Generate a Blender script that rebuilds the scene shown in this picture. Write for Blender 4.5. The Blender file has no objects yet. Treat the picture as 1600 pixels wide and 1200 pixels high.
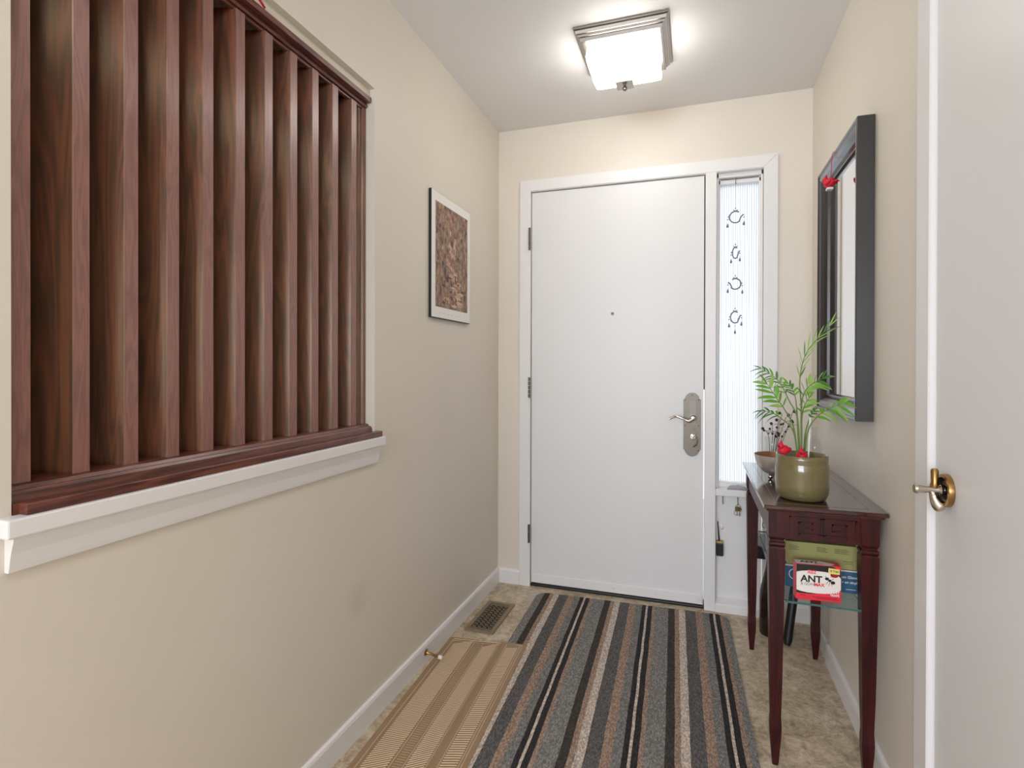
import bpy, bmesh, math, random
from mathutils import Vector, Matrix, Quaternion

random.seed(7)
SC = bpy.context.scene
COL = SC.collection
PI = math.pi

# ------------------------------------------------------------------ camera
F_PX, YAW, CY, PITCH, ROLL = 850.5, 0.32234, 575.84, -0.0044, 0.0025
CAMZ, XL, XR, YB, ZC = 1.1717, -1.0085, 0.510, 2.786, 2.44
cam_data = bpy.data.cameras.new('camera')
cam = bpy.data.objects.new('camera', cam_data)
COL.objects.link(cam)
cam_data.sensor_fit = 'HORIZONTAL'
cam_data.sensor_width = 36.0
cam_data.lens = 36.0 * F_PX / 1600.0
cam_data.shift_y = (CY - 600.0) / 1600.0
cam_data.clip_start = 0.02
cam.matrix_world = (Matrix.Translation((0, 0, CAMZ)) @ Matrix.Rotation(YAW, 4, 'Z')
                    @ Matrix.Rotation(PI / 2 + PITCH, 4, 'X') @ Matrix.Rotation(ROLL, 4, 'Z'))
SC.camera = cam

# ------------------------------------------------------------------ world, lights, exposure
world = bpy.data.worlds.new('world')
SC.world = world
world.use_nodes = True
bg = world.node_tree.nodes['Background']
bg.inputs['Color'].default_value = (0.86, 0.93, 1.0, 1)
bg.inputs['Strength'].default_value = 1.5
LAMP, LAMP_IN = 14.5, 22.0          # radiance of the lit glass shades
al = bpy.data.lights.new('rear_fill', 'AREA')  # added fill light from behind the camera, its source unseen
al.shape = 'RECTANGLE'
al.size, al.size_y = 2.2, 1.35
al.energy = 115
al.color = (0.84, 0.91, 1.0)
alo = bpy.data.objects.new('rear_fill', al)
alo.location = (-0.9, -3.22, 1.5)
alo.rotation_euler = (PI / 2, 0, 0)      # faces +Y, into the hall
COL.objects.link(alo)
vs = SC.view_settings
vs.view_transform = 'Standard'
vs.look = 'None'
vs.exposure = 0.20
vs.gamma = 1.0
vs.use_curve_mapping = False
SC.cycles.max_bounces = 10
SC.cycles.diffuse_bounces = 6
SC.cycles.transparent_max_bounces = 12
SC.cycles.caustics_reflective = False
SC.cycles.caustics_refractive = False

# ------------------------------------------------------------------ helpers
def lin(c):
    c = c / 255.0
    return c / 12.92 if c <= 0.04045 else ((c + 0.055) / 1.055) ** 2.4
def rgb(r, g, b):
    return (lin(r), lin(g), lin(b), 1.0)

def ray(px, py):
    X, Y = px - 800.0, CY - py
    cr, sr = math.cos(ROLL), math.sin(ROLL)
    X, Y = X * cr - Y * sr, X * sr + Y * cr
    r, u = X / F_PX, Y / F_PX
    d = math.cos(PITCH) - u * math.sin(PITCH)
    z = math.sin(PITCH) + u * math.cos(PITCH)
    c, s = math.cos(YAW), math.sin(YAW)
    return Vector((r * c - d * s, r * s + d * c, z))
def ony(px, py, y):
    v = ray(px, py)
    return Vector((0, 0, CAMZ)) + v * (y / v.y)
def onx(px, py, x):
    v = ray(px, py)
    return Vector((0, 0, CAMZ)) + v * (x / v.x)
def onz(px, py, z):
    v = ray(px, py)
    return Vector((0, 0, CAMZ)) + v * ((z - CAMZ) / v.z)

MATS = {}
def mat(name, color, rough=0.5, metal=0.0, **kw):
    m = bpy.data.materials.new(name)
    m.use_nodes = True
    b = m.node_tree.nodes['Principled BSDF']
    b.inputs['Base Color'].default_value = color
    b.inputs['Roughness'].default_value = rough
    b.inputs['Metallic'].default_value = metal
    for k, v in kw.items():
        b.inputs[k.replace('_', ' ')].default_value = v
    MATS[name] = m
    return m
def N(m, t, **kw):
    n = m.node_tree.nodes.new(t)
    for k, v in kw.items():
        setattr(n, k, v)
    return n
def Lk(m, a, ao, b, bi):
    m.node_tree.links.new(a.outputs[ao], b.inputs[bi])
def ramp(m, stops, interp='LINEAR'):
    r = N(m, 'ShaderNodeValToRGB')
    r.color_ramp.interpolation = interp
    el = r.color_ramp.elements
    while len(el) < len(stops):
        el.new(0.5)
    for e, (p, c) in zip(el, stops):
        e.position = p
        e.color = c
    return r
def coords(m, scale=(1, 1, 1), rot=(0, 0, 0), kind='Object'):
    tc = N(m, 'ShaderNodeTexCoord')
    mp = N(m, 'ShaderNodeMapping')
    mp.inputs['Scale'].default_value = scale
    mp.inputs['Rotation'].default_value = rot
    Lk(m, tc, kind, mp, 'Vector')
    return mp
def noise_bump(m, scale, strength, dist=0.002, detail=4):
    b = m.node_tree.nodes['Principled BSDF']
    mp = coords(m)
    n = N(m, 'ShaderNodeTexNoise')
    n.inputs['Scale'].default_value = scale
    n.inputs['Detail'].default_value = detail
    bp = N(m, 'ShaderNodeBump')
    bp.inputs['Strength'].default_value = strength
    bp.inputs['Distance'].default_value = dist
    Lk(m, mp, 'Vector', n, 'Vector')
    Lk(m, n, 'Fac', bp, 'Height')
    Lk(m, bp, 'Normal', b, 'Normal')

ORG = {}
def link(o, parent=None, org=None):
    COL.objects.link(o)
    if parent is not None:
        o.parent = parent
        ORG[o.name] = ORG[parent.name]
        o.data.transform(Matrix.Translation(-ORG[parent.name]))
    else:
        if org is None:
            vv = [v.co for v in o.data.vertices]
            mn = Vector((min(v.x for v in vv), min(v.y for v in vv), min(v.z for v in vv)))
            mx = Vector((max(v.x for v in vv), max(v.y for v in vv), 0))
            org = Vector(((mn.x + mx.x) / 2, (mn.y + mx.y) / 2, mn.z))
        ORG[o.name] = Vector(org)
        o.data.transform(Matrix.Translation(-Vector(org)))
        o.location = org
    return o
def fin(name, bm, m, parent=None, smooth=False, org=None, angle=None):
    bmesh.ops.recalc_face_normals(bm, faces=bm.faces)
    me = bpy.data.meshes.new(name)
    bm.to_mesh(me)
    bm.free()
    if isinstance(m, (list, tuple)):
        for q in m:
            me.materials.append(q)
    else:
        me.materials.append(m)
    if smooth:
        for p in me.polygons:
            p.use_smooth = True
        if angle:
            try:
                me.set_sharp_from_angle(angle=angle)
            except Exception:
                pass
    o = bpy.data.objects.new(name, me)
    return link(o, parent, org)
def empty(name, loc):
    o = bpy.data.objects.new(name, None)
    o.empty_display_size = 0.05
    o.location = loc
    COL.objects.link(o)
    ORG[o.name] = Vector(loc)
    return o
def tag(o, label, cat, group=None):
    o['label'] = label
    o['category'] = cat
    if group:
        o['group'] = group
    return o
def struct(o, label=None):
    o['kind'] = 'structure'
    if label:
        o['label'] = label
    return o

def bbox(bm, x0, x1, y0, y1, z0, z1, bev=0.0, seg=2, M=None):
    r = bmesh.ops.create_cube(bm, size=1.0)
    vs_ = r['verts']
    for v in vs_:
        v.co = Vector(((x0 + x1) / 2 + v.co.x * (x1 - x0), (y0 + y1) / 2 + v.co.y * (y1 - y0), (z0 + z1) / 2 + v.co.z * (z1 - z0)))
    if bev > 0:
        es = list({e for v in vs_ for e in v.link_edges})
        r2 = bmesh.ops.bevel(bm, geom=es, offset=bev, segments=seg, affect='EDGES', profile=0.5)
        vs_ = list({v for f in r2['faces'] for v in f.verts} | {v for v in vs_ if v.is_valid})
    if M is not None:
        for v in vs_:
            v.co = M @ v.co
    return vs_
def box(name, x0, x1, y0, y1, z0, z1, m, parent=None, bev=0.0, M=None, seg=2):
    bm = bmesh.new()
    bbox(bm, x0, x1, y0, y1, z0, z1, bev, seg, M)
    return fin(name, bm, m, parent)
def prism(bm, pts, a, b, axis='y'):
    """extrude a closed 2D outline along an axis; axis y: pts (x,z); axis x: pts (y,z); axis z: pts (x,y)"""
    def P(p, t):
        return {'y': (p[0], t, p[1]), 'x': (t, p[0], p[1]), 'z': (p[0], p[1], t)}[axis]
    A = [bm.verts.new(P(p, a)) for p in pts]
    B = [bm.verts.new(P(p, b)) for p in pts]
    n = len(pts)
    for i in range(n):
        bm.faces.new((A[i], A[(i + 1) % n], B[(i + 1) % n], B[i]))
    bm.faces.new(A)
    bm.faces.new(B[::-1])
    return A + B
def lathe(bm, prof, c, axis=Vector((0, 0, 1)), seg=32, closed=False):
    """prof: list of (radius, height along axis)"""
    axis = Vector(axis).normalized()
    q = Vector((0, 0, 1)).rotation_difference(axis)
    c = Vector(c)
    rings = []
    for r, h in prof:
        if r < 1e-6:
            rings.append([bm.verts.new(c + q @ Vector((0, 0, h)))])
        else:
            rings.append([bm.verts.new(c + q @ Vector((r * math.cos(2 * PI * k / seg), r * math.sin(2 * PI * k / seg), h))) for k in range(seg)])
    for i in range(len(rings) - 1):
        A, B = rings[i], rings[i + 1]
        for k in range(seg):
            k2 = (k + 1) % seg
            if len(A) == 1 and len(B) == 1:
                continue
            if len(A) == 1:
                bm.faces.new((A[0], B[k], B[k2]))
            elif len(B) == 1:
                bm.faces.new((A[k], A[k2], B[0]))
            else:
                bm.faces.new((A[k], A[k2], B[k2], B[k]))
def tube(bm, pts, rad, seg=8, cap=True):
    pts = [Vector(p) for p in pts]
    n = len(pts)
    rad = rad if isinstance(rad, (list, tuple)) else [rad] * n
    up = None
    rings = []
    for i in range(n):
        t = (pts[min(i + 1, n - 1)] - pts[max(i - 1, 0)]).normalized()
        if up is None:
            up = t.orthogonal().normalized()
        else:
            up = (up - t * up.dot(t))
            up = up.normalized() if up.length > 1e-6 else t.orthogonal().normalized()
        w = t.cross(up)
        rings.append([bm.verts.new(pts[i] + (up * math.cos(2 * PI * k / seg) + w * math.sin(2 * PI * k / seg)) * rad[i]) for k in range(seg)])
    for i in range(n - 1):
        for k in range(seg):
            k2 = (k + 1) % seg
            bm.faces.new((rings[i][k], rings[i][k2], rings[i + 1][k2], rings[i + 1][k]))
    if cap:
        bm.faces.new(rings[0][::-1])
        bm.faces.new(rings[-1])
def spline(ctrl, n=16):
    """Catmull-Rom through control points"""
    c = [Vector(p) for p in ctrl]
    c = [c[0] * 2 - c[1]] + c + [c[-1] * 2 - c[-2]]
    out = []
    segs = len(c) - 3
    for i in range(n + 1):
        t = i / n * segs
        k = min(int(t), segs - 1)
        t -= k
        p0, p1, p2, p3 = c[k], c[k + 1], c[k + 2], c[k + 3]
        out.append(0.5 * ((2 * p1) + (p2 - p0) * t + (2 * p0 - 5 * p1 + 4 * p2 - p3) * t * t + (3 * p1 - p0 - 3 * p2 + p3) * t ** 3))
    return out
def ball(bm, c, r, sx=1, sy=1, sz=1, seg=16, M=None):
    R = bmesh.ops.create_uvsphere(bm, u_segments=seg, v_segments=max(6, seg // 2), radius=r)
    for v in R['verts']:
        p = Vector((v.co.x * sx, v.co.y * sy, v.co.z * sz))
        if M is not None:
            p = M @ p
        v.co = p + Vector(c)
def lettering(body, size, o, xd, yd, m, parent, name='lettering', align='LEFT', depth=0.0003, bold=0.0, sx=1.0):
    cu = bpy.data.curves.new(name, 'FONT')
    cu.body = body
    cu.size = size
    cu.align_x = align
    cu.extrude = depth
    cu.offset = bold
    cu.resolution_u = 3
    t = bpy.data.objects.new('tmp_text', cu)
    COL.objects.link(t)
    dg = bpy.context.evaluated_depsgraph_get()
    me = bpy.data.meshes.new_from_object(t.evaluated_get(dg))
    bpy.data.objects.remove(t)
    bpy.data.curves.remove(cu)
    xd, yd = Vector(xd).normalized(), Vector(yd).normalized()
    zd = xd.cross(yd)
    M = Matrix(((xd.x * sx, yd.x, zd.x, o[0]), (xd.y * sx, yd.y, zd.y, o[1]), (xd.z * sx, yd.z, zd.z, o[2]), (0, 0, 0, 1)))
    me.transform(M)
    me.materials.clear()
    me.materials.append(m)
    ob = bpy.data.objects.new(name, me)
    return link(ob, parent)

# ------------------------------------------------------------------ materials
def wall_paint(name, stain=None):
    m = mat(name, rgb(219, 211, 199), 0.5)
    noise_bump(m, 260, 0.10, 0.001)
    b = m.node_tree.nodes['Principled BSDF']
    # scuffs: faint grey rub marks of the paint itself
    mp = coords(m)
    n = N(m, 'ShaderNodeTexNoise')
    n.inputs['Scale'].default_value = 1.7
    n.inputs['Detail'].default_value = 5
    r = ramp(m, [(0.35, rgb(217, 209, 197)), (0.65, rgb(221, 213, 202))])
    Lk(m, mp, 'Vector', n, 'Vector')
    Lk(m, n, 'Fac', r, 'Fac')
    Lk(m, r, 'Color', b, 'Base Color')
    if stain:                                   # one grey smudge left on the paint
        ds_ = N(m, 'ShaderNodeVectorMath', operation='DISTANCE')
        ds_.inputs[1].default_value = stain
        Lk(m, mp, 'Vector', ds_, 0)
        n3 = N(m, 'ShaderNodeTexNoise'); n3.inputs['Scale'].default_value = 22; n3.inputs['Detail'].default_value = 5
        Lk(m, mp, 'Vector', n3, 'Vector')
        mr_ = N(m, 'ShaderNodeMapRange'); mr_.inputs[1].default_value = 0.0; mr_.inputs[2].default_value = 0.07; mr_.inputs[3].default_value = 0.34; mr_.inputs[4].default_value = 0.0
        Lk(m, ds_, 'Value', mr_, 0)
        mu = N(m, 'ShaderNodeMath', operation='MULTIPLY')
        Lk(m, mr_, 0, mu, 0); Lk(m, n3, 'Fac', mu, 1)
        mx = N(m, 'ShaderNodeMix', data_type='RGBA')
        mx.inputs[7].default_value = rgb(120, 114, 108)
        Lk(m, mu, 0, mx, 0); Lk(m, r, 'Color', mx, 6); Lk(m, mx, 2, b, 'Base Color')
    return m
WALL = wall_paint('wall_paint')
_sp = onx(560, 935, -1.0085)
WALL_L = wall_paint('wall_paint_smudged', (0.0, _sp.y - 1.0, _sp.z))
CEIL = mat('ceiling_paint', rgb(230, 230, 231), 0.75)
noise_bump(CEIL, 120, 0.12, 0.001)
TRIM = mat('white_trim_paint', rgb(228, 226, 226), 0.35)
noise_bump(TRIM, 40, 0.08, 0.001, 2)
DOORM = mat('white_door_paint', rgb(222, 221, 221), 0.42)
noise_bump(DOORM, 60, 0.06, 0.001, 3)
CREAM = mat('cream_reveal_paint', rgb(214, 206, 190), 0.55)

def wood(name, dark, mid, light, rough=0.33, grain=(26, 26, 2.2), seed=0.0, coat=0.25, coat_rough=0.28, spec=0.5, sheen=None):
    m = mat(name, mid, rough)
    b = m.node_tree.nodes['Principled BSDF']
    b.inputs['Coat Weight'].default_value = coat
    b.inputs['Coat Roughness'].default_value = coat_rough
    b.inputs['Specular IOR Level'].default_value = spec
    mp = coords(m, grain)
    mp.inputs['Location'].default_value = (seed, seed * 1.7, seed * 0.3)
    n1 = N(m, 'ShaderNodeTexNoise')
    n1.inputs['Scale'].default_value = 0.55
    n1.inputs['Detail'].default_value = 3
    n1.inputs['Distortion'].default_value = 0.6
    Lk(m, mp, 'Vector', n1, 'Vector')
    ml = N(m, 'ShaderNodeMath', operation='MULTIPLY')
    ml.inputs[1].default_value = 9.0
    fr = N(m, 'ShaderNodeMath', operation='PINGPONG')
    fr.inputs[1].default_value = 0.5
    Lk(m, n1, 'Fac', ml, 0)
    Lk(m, ml, 'Value', fr, 0)
    mp2 = coords(m, (grain[0] * 9, grain[1] * 9, grain[2] * 4))
    n2 = N(m, 'ShaderNodeTexNoise')
    n2.inputs['Scale'].default_value = 1.0
    n2.inputs['Detail'].default_value = 4
    Lk(m, mp2, 'Vector', n2, 'Vector')
    ad = N(m, 'ShaderNodeMath', operation='MULTIPLY_ADD')
    ad.inputs[1].default_value = 0.55
    Lk(m, n2, 'Fac', ad, 0)
    Lk(m, fr, 'Value', ad, 2)
    r = ramp(m, [(0.18, dark), (0.5, mid), (0.85, light)])
    Lk(m, ad, 'Value', r, 'Fac')
    Lk(m, r, 'Color', b, 'Base Color')
    bp = N(m, 'ShaderNodeBump')
    bp.inputs['Strength'].default_value = 0.12
    bp.inputs['Distance'].default_value = 0.001
    Lk(m, n2, 'Fac', bp, 'Height')
    Lk(m, bp, 'Normal', b, 'Normal')
    if sheen:                      # silky cross-fibre lustre of polished straight-grained wood
        g = N(m, 'ShaderNodeBsdfAnisotropic')
        g.inputs['Color'].default_value = sheen
        g.inputs['Roughness'].default_value = 0.42
        g.inputs['Anisotropy'].default_value = -0.72
        tn = N(m, 'ShaderNodeTangent', direction_type='RADIAL', axis='Z')
        Lk(m, tn, 'Tangent', g, 'Tangent')
        mxs = N(m, 'ShaderNodeMixShader')
        mxs.inputs[0].default_value = 0.095
        out = m.node_tree.nodes['Material Output']
        Lk(m, b, 0, mxs, 1); Lk(m, g, 0, mxs, 2); Lk(m, mxs, 0, out, 'Surface')
    return m
WALNUT = wood('walnut', rgb(38, 13, 9), rgb(88, 36, 24), rgb(118, 60, 40), rough=0.42, grain=(30, 30, 2.6), coat=0.3, coat_rough=0.3, sheen=(0.95, 0.76, 0.48, 1))
WALNUT_LIT = wood('walnut_lit', rgb(104, 56, 45), rgb(126, 74, 60), rgb(142, 90, 74), rough=0.40, grain=(60, 60, 5), coat=0.3, sheen=(0.75, 0.68, 0.68, 1))  # lighter walnut on slat fronts paints in the room's reflected light
WALNUT_H = wood('walnut_rail', rgb(58, 26, 19), rgb(92, 46, 35), rgb(118, 68, 52), grain=(24, 2.4, 24), coat=0.5)
MAHOG = wood('mahogany', rgb(30, 4, 5), rgb(52, 7, 9), rgb(68, 12, 13), rough=0.36, grain=(20, 20, 2.0), coat=0.08, spec=0.3)
MAHOG_T = wood('mahogany_top', rgb(34, 8, 8), rgb(54, 14, 13), rgb(72, 24, 20), rough=0.16, grain=(20, 2.0, 20), coat=1.0, coat_rough=0.07)

NICKEL = mat('brushed_nickel', rgb(176, 170, 164), 0.28, 1.0)
PEWTER = mat('aged_pewter', rgb(106, 100, 93), 0.42, 1.0)
noise_bump(PEWTER, 90, 0.2, 0.001)
BRASS = mat('aged_brass', rgb(168, 132, 84), 0.28, 1.0)
CHROME = mat('polished_nickel', rgb(205, 196, 186), 0.15, 1.0)
BLACK = mat('black_plastic', rgb(16, 15, 15), 0.4)
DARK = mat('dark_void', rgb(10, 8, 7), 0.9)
WHITEP = mat('white_plastic', rgb(232, 230, 228), 0.4)
RUBBER = mat('white_rubber', rgb(220, 215, 205), 0.7)

# ------------------------------------------------------------------ structure: shell
YR = -3.2     # rear wall of the room the hall opens into
XS = -3.0     # its far side wall
YW = 0.12     # the hall's left wall ends here
def vinyl():
    m = mat('stone_pattern_vinyl', rgb(190, 165, 130), 0.42)
    b = m.node_tree.nodes['Principled BSDF']
    mp = coords(m)
    n1 = N(m, 'ShaderNodeTexNoise'); n1.inputs['Scale'].default_value = 5.0; n1.inputs['Detail'].default_value = 6; n1.inputs['Distortion'].default_value = 0.4
    n2 = N(m, 'ShaderNodeTexNoise'); n2.inputs['Scale'].default_value = 26.0; n2.inputs['Detail'].default_value = 12; n2.inputs['Roughness'].default_value = 0.86; n2.inputs['Distortion'].default_value = 0.5
    Lk(m, mp, 'Vector', n1, 'Vector'); Lk(m, mp, 'Vector', n2, 'Vector')
    r1 = ramp(m, [(0.32, rgb(142, 124, 102)), (0.5, rgb(188, 168, 140)), (0.68, rgb(214, 202, 182))])
    r2 = ramp(m, [(0.38, rgb(96, 82, 66)), (0.46, rgb(160, 142, 120)), (0.54, rgb(204, 188, 164)), (0.64, rgb(230, 220, 204))])
    Lk(m, n1, 'Fac', r1, 'Fac'); Lk(m, n2, 'Fac', r2, 'Fac')
    mx = N(m, 'ShaderNodeMix', data_type='RGBA')
    mx.inputs[0].default_value = 0.62
    Lk(m, r1, 'Color', mx, 6); Lk(m, r2, 'Color', mx, 7)
    Lk(m, mx, 2, b, 'Base Color')
    return m
VINYL = vinyl()
struct(box('floor', XS - 0.2, XR + 0.2, YR - 0.2, YB + 0.2, -0.06, 0.0, VINYL))
struct(box('ceiling', XS - 0.2, XR + 0.2, YR - 0.2, YB + 0.2, ZC, ZC + 0.08, CEIL))

# left wall with the recess for the slatted screen
OY0, OY1, OZ0, OZ1 = 0.557, 1.575, 0.93, 2.092
bm = bmesh.new()
T = 0.16
bbox(bm, XL - T, XL, YW, OY0, 0, ZC)
bbox(bm, XL - T, XL, OY1, YB + 0.14, 0, ZC)
bbox(bm, XL - T, XL, OY0, OY1, 0, OZ0)
bbox(bm, XL - T, XL, OY0, OY1, OZ1, ZC)
bbox(bm, XL - T - 0.01, XL - 0.135, OY0, OY1, OZ0, OZ1)
struct(fin('wall_left', bm, WALL_L, org=(XL, 1, 0)))
# right wall with closet doorway
CY0, CY1, CZ1 = 0.62, 1.434, 2.16
bm = bmesh.new()
bbox(bm, XR, XR + 0.12, YR, CY0, 0, ZC)
bbox(bm, XR, XR + 0.12, CY1, YB + 0.14, 0, ZC)
bbox(bm, XR, XR + 0.12, CY0, CY1, CZ1, ZC)
struct(fin('wall_right', bm, WALL, org=(XR, 1, 0)))
# back wall with the entrance opening
DX0, DX1, DZ1 = -0.830, 0.312, 2.100
bm = bmesh.new()
bbox(bm, XL, DX0, YB, YB + 0.14, 0, ZC)
bbox(bm, DX1, XR, YB, YB + 0.14, 0, ZC)
bbox(bm, DX0, DX1, YB, YB + 0.14, DZ1, ZC)
struct(fin('wall_back', bm, WALL, org=(-0.2, YB, 0)))
# unseen wall behind the camera, its window opening added for the fill light
bm = bmesh.new()
bbox(bm, XS, -2.02, YR - 0.14, YR, 0, ZC)
bbox(bm, 0.22, XR, YR - 0.14, YR, 0, ZC)
bbox(bm, -2.02, 0.22, YR - 0.14, YR, 0, 0.8)
bbox(bm, -2.02, 0.22, YR - 0.14, YR, 2.2, ZC)
struct(fin('wall_front', bm, WALL, org=(-0.2, YR, 0)))
struct(box('wall_side', XS - 0.12, XS, YR - 0.14, YW + 0.14, 0, ZC, WALL))
struct(box('wall_return', XS, XL - T, YW, YW + 0.14, 0, ZC, WALL))

# baseboards
def board_profile(t, h):
    return [(0, 0), (t, 0), (t, h - 0.012), (t * 0.75, h - 0.003), (t * 0.35, h), (0, h)]
bm = bmesh.new(); prism(bm, [(XL + a, b) for a, b in board_profile(0.012, 0.078)], YW, YB, 'y')
struct(fin('baseboard_left', bm, TRIM))
bm = bmesh.new(); prism(bm, [(YB - a, b) for a, b in board_profile(0.012, 0.08)], XL + 0.011, -0.884, 'x')
struct(fin('baseboard_back', bm, TRIM))
br = struct(empty('baseboard_right', (XR, 2.1, 0)))
bm = bmesh.new(); prism(bm, [(XR - a, b) for a, b in board_profile(0.013, 0.08)], 1.515, 2.43, 'y'); fin('board', bm, TRIM, br)
bm = bmesh.new(); prism(bm, [(XR - a, b) for a, b in board_profile(0.008, 0.075)], 2.43, YB, 'y'); fin('board', bm, TRIM, br)
bm = bmesh.new(); prism(bm, [(YB - a, b) for a, b in board_profile(0.012, 0.08)], 0.369, XR - 0.008, 'x'); fin('board', bm, TRIM, br)

# ------------------------------------------------------------------ entrance: casing, door, sidelight
cs = struct(empty('trim_1', (-0.26, YB, 0)), 'white mitred casing around the entrance door and sidelight')
CX0, CX1, CZT = -0.883, 0.367, 2.158
IX0, IX1, IZ = -0.824, 0.306, 2.098
def casing(pts):
    bm = bmesh.new()
    vv = prism(bm, pts, YB - 0.016, YB, 'y')
    es = [e for e in bm.edges if all(v.co.y < YB - 0.01 for v in e.verts)]
    bmesh.ops.bevel(bm, geom=es, offset=0.003, segments=2, affect='EDGES')
    return fin('casing_board', bm, TRIM, cs)
casing([(CX0, 0), (IX0, 0), (IX0, IZ), (CX0, CZT)])
casing([(CX0, CZT), (IX0, IZ), (IX1, IZ), (CX1, CZT)])
casing([(CX1, CZT), (IX1, IZ), (IX1, 0), (CX1, 0)])
box('jamb', DX0, IX0, YB - 0.002, YB + 0.14, 0, IZ, TRIM, cs)
box('head_jamb', IX0, DX1, YB - 0.002, YB + 0.14, IZ - 0.001, DZ1, TRIM, cs)
box('mullion', 0.0505, 0.101, YB - 0.016, YB + 0.10, 0, IZ, TRIM, cs, 0.003)
box('weatherstrip', 0.0455, 0.0505, YB + 0.03, YB + 0.06, 1.06, IZ, BLACK, cs)
box('threshold', IX0, 0.0505, YB + 0.0, YB + 0.09, 0.0, 0.012, BLACK, cs, 0.003)

dr = struct(empty('door_1', (-0.39, YB, 0)), 'flat white entrance door with peephole and pewter handle plate')
slab = box('slab', -0.8215, 0.0455, YB + 0.003, YB + 0.048, 0.018, 2.094, DOORM, dr, 0.0015)
sw = box('sweep', -0.815, 0.042, YB - 0.004, YB + 0.003, 0.022, 0.068, TRIM, dr, 0.002)
for k in range(5):
    bm = bmesh.new()
    lathe(bm, [(0, -0.0015), (0.0035, -0.001), (0.0038, 0.001)], (-0.79 + k * 0.204, YB - 0.0045, 0.044), (0, -1, 0), 10)
    fin('screw', bm, mat('screw_steel', rgb(70, 66, 62), 0.4, 1.0) if k == 0 else MATS['screw_steel'], sw)
bm = bmesh.new()
lathe(bm, [(0.0075, 0), (0.0075, 0.003), (0.0045, 0.0035), (0.004, 0.001), (0, 0.001)], (-0.393, YB + 0.003, 1.44), (0, -1, 0), 16)
fin('peephole', bm, PEWTER, dr, True, angle=0.6)
for z0, z1 in ((1.787, 1.906), (1.005, 1.115), (0.236, 0.335)):
    h = box('hinge', -0.8335, -0.8255, YB - 0.019, YB - 0.0155, z0, z1, TRIM, dr)
    n = 5
    for k in range(n):
        a = z0 + (z1 - z0) * k / n
        bm = bmesh.new()
        lathe(bm, [(0, 0), (0.0062, 0), (0.0062, (z1 - z0) / n - 0.0025), (0, (z1 - z0) / n - 0.0025)], (-0.8265, YB - 0.0235, a), (0, 0, 1), 12)
        fin('knuckle', bm, PEWTER, h, True, angle=0.6)
# handle plate with stepped shoulders
def plate_outline(cx, z0, z1, w, r, sh):
    pts = []
    h = w / 2
    for k in range(13):
        a = PI * k / 12
        pts.append((cx + r * math.cos(a), z1 - r + r * math.sin(a)))
    pts += [(cx - h, z1 - r - sh), (cx - h, z0 + r + sh)]
    for k in range(13):
        a = PI + PI * k / 12
        pts.append((cx + r * math.cos(a), z0 + r + r * math.sin(a)))
    pts += [(cx + h, z0 + r + sh), (cx + h, z1 - r - sh)]
    return pts
PX = -0.007
bm = bmesh.new()
prism(bm, plate_outline(PX, 0.735, 1.045, 0.081, 0.034, 0.0), YB - 0.003, YB + 0.003, 'y')
es = [e for e in bm.edges if all(v.co.y < YB - 0.002 for v in e.verts)]
bmesh.ops.bevel(bm, geom=es, offset=0.002, segments=2, affect='EDGES')
hp = fin('handle_plate', bm, PEWTER, dr)
bm = bmesh.new()
prism(bm, plate_outline(PX + 0.004, 0.885, 1.01, 0.034, 0.016, 0.0), YB - 0.011, YB - 0.003, 'y')
es = [e for e in bm.edges if all(v.co.y < YB - 0.01 for v in e.verts)]
bmesh.ops.bevel(bm, geom=es, offset=0.003, segments=2, affect='EDGES')
fin('raised_boss', bm, mat('boss_metal', rgb(108, 102, 96), 0.4, 1.0), hp)
bm = bmesh.new()
prism(bm, plate_outline(PX + 0.004, 0.77, 0.868, 0.034, 0.016, 0.0), YB - 0.009, YB - 0.003, 'y')
fin('lock_boss', bm, PEWTER, hp)
bm = bmesh.new()
lathe(bm, [(0.014, 0), (0.012, 0.02), (0.013, 0.034), (0.009, 0.042), (0, 0.044)], (PX + 0.004, YB - 0.009, 0.925), (0, -1, 0), 20)
tube(bm, spline([(PX + 0.004, YB - 0.045, 0.922), (PX - 0.014, YB - 0.048, 0.911), (PX - 0.045, YB - 0.05, 0.923), (PX - 0.075, YB - 0.048, 0.932), (PX - 0.106, YB - 0.045, 0.918)], 14), [0.0085] * 5 + [0.0065] * 6 + [0.005] * 4, 10)
lv = fin('lever', bm, CHROME, hp, True, angle=0.7)
lv['label'] = 'curved polished lever'
bm = bmesh.new()
lathe(bm, [(0.013, 0), (0.012, 0.006), (0, 0.007)], (PX + 0.004, YB - 0.009, 0.833), (0, -1, 0), 18)
bbox(bm, PX + 0.001, PX + 0.008, YB - 0.03, YB - 0.014, 0.818, 0.846, 0.002)
tube(bm, spline([(PX + 0.004, YB - 0.026, 0.84), (PX + 0.02, YB - 0.028, 0.83), (PX + 0.021, YB - 0.028, 0.8), (PX + 0.006, YB - 0.026, 0.785)], 10), 0.003, 8)
fin('thumb_turn', bm, CHROME, hp, True, angle=0.7)
for q, zz in ((-0.032, 1.01), (0.03, 1.01), (-0.032, 0.885), (0.03, 0.885), (-0.032, 0.765), (0.03, 0.765), (0, 1.033)):
    bm = bmesh.new()
    lathe(bm, [(0.003, 0), (0.0025, 0.0015), (0, 0.002)], (PX + q, YB - 0.003, zz), (0, -1, 0), 8)
    fin('screw', bm, MATS['screw_steel'], hp)

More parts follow.
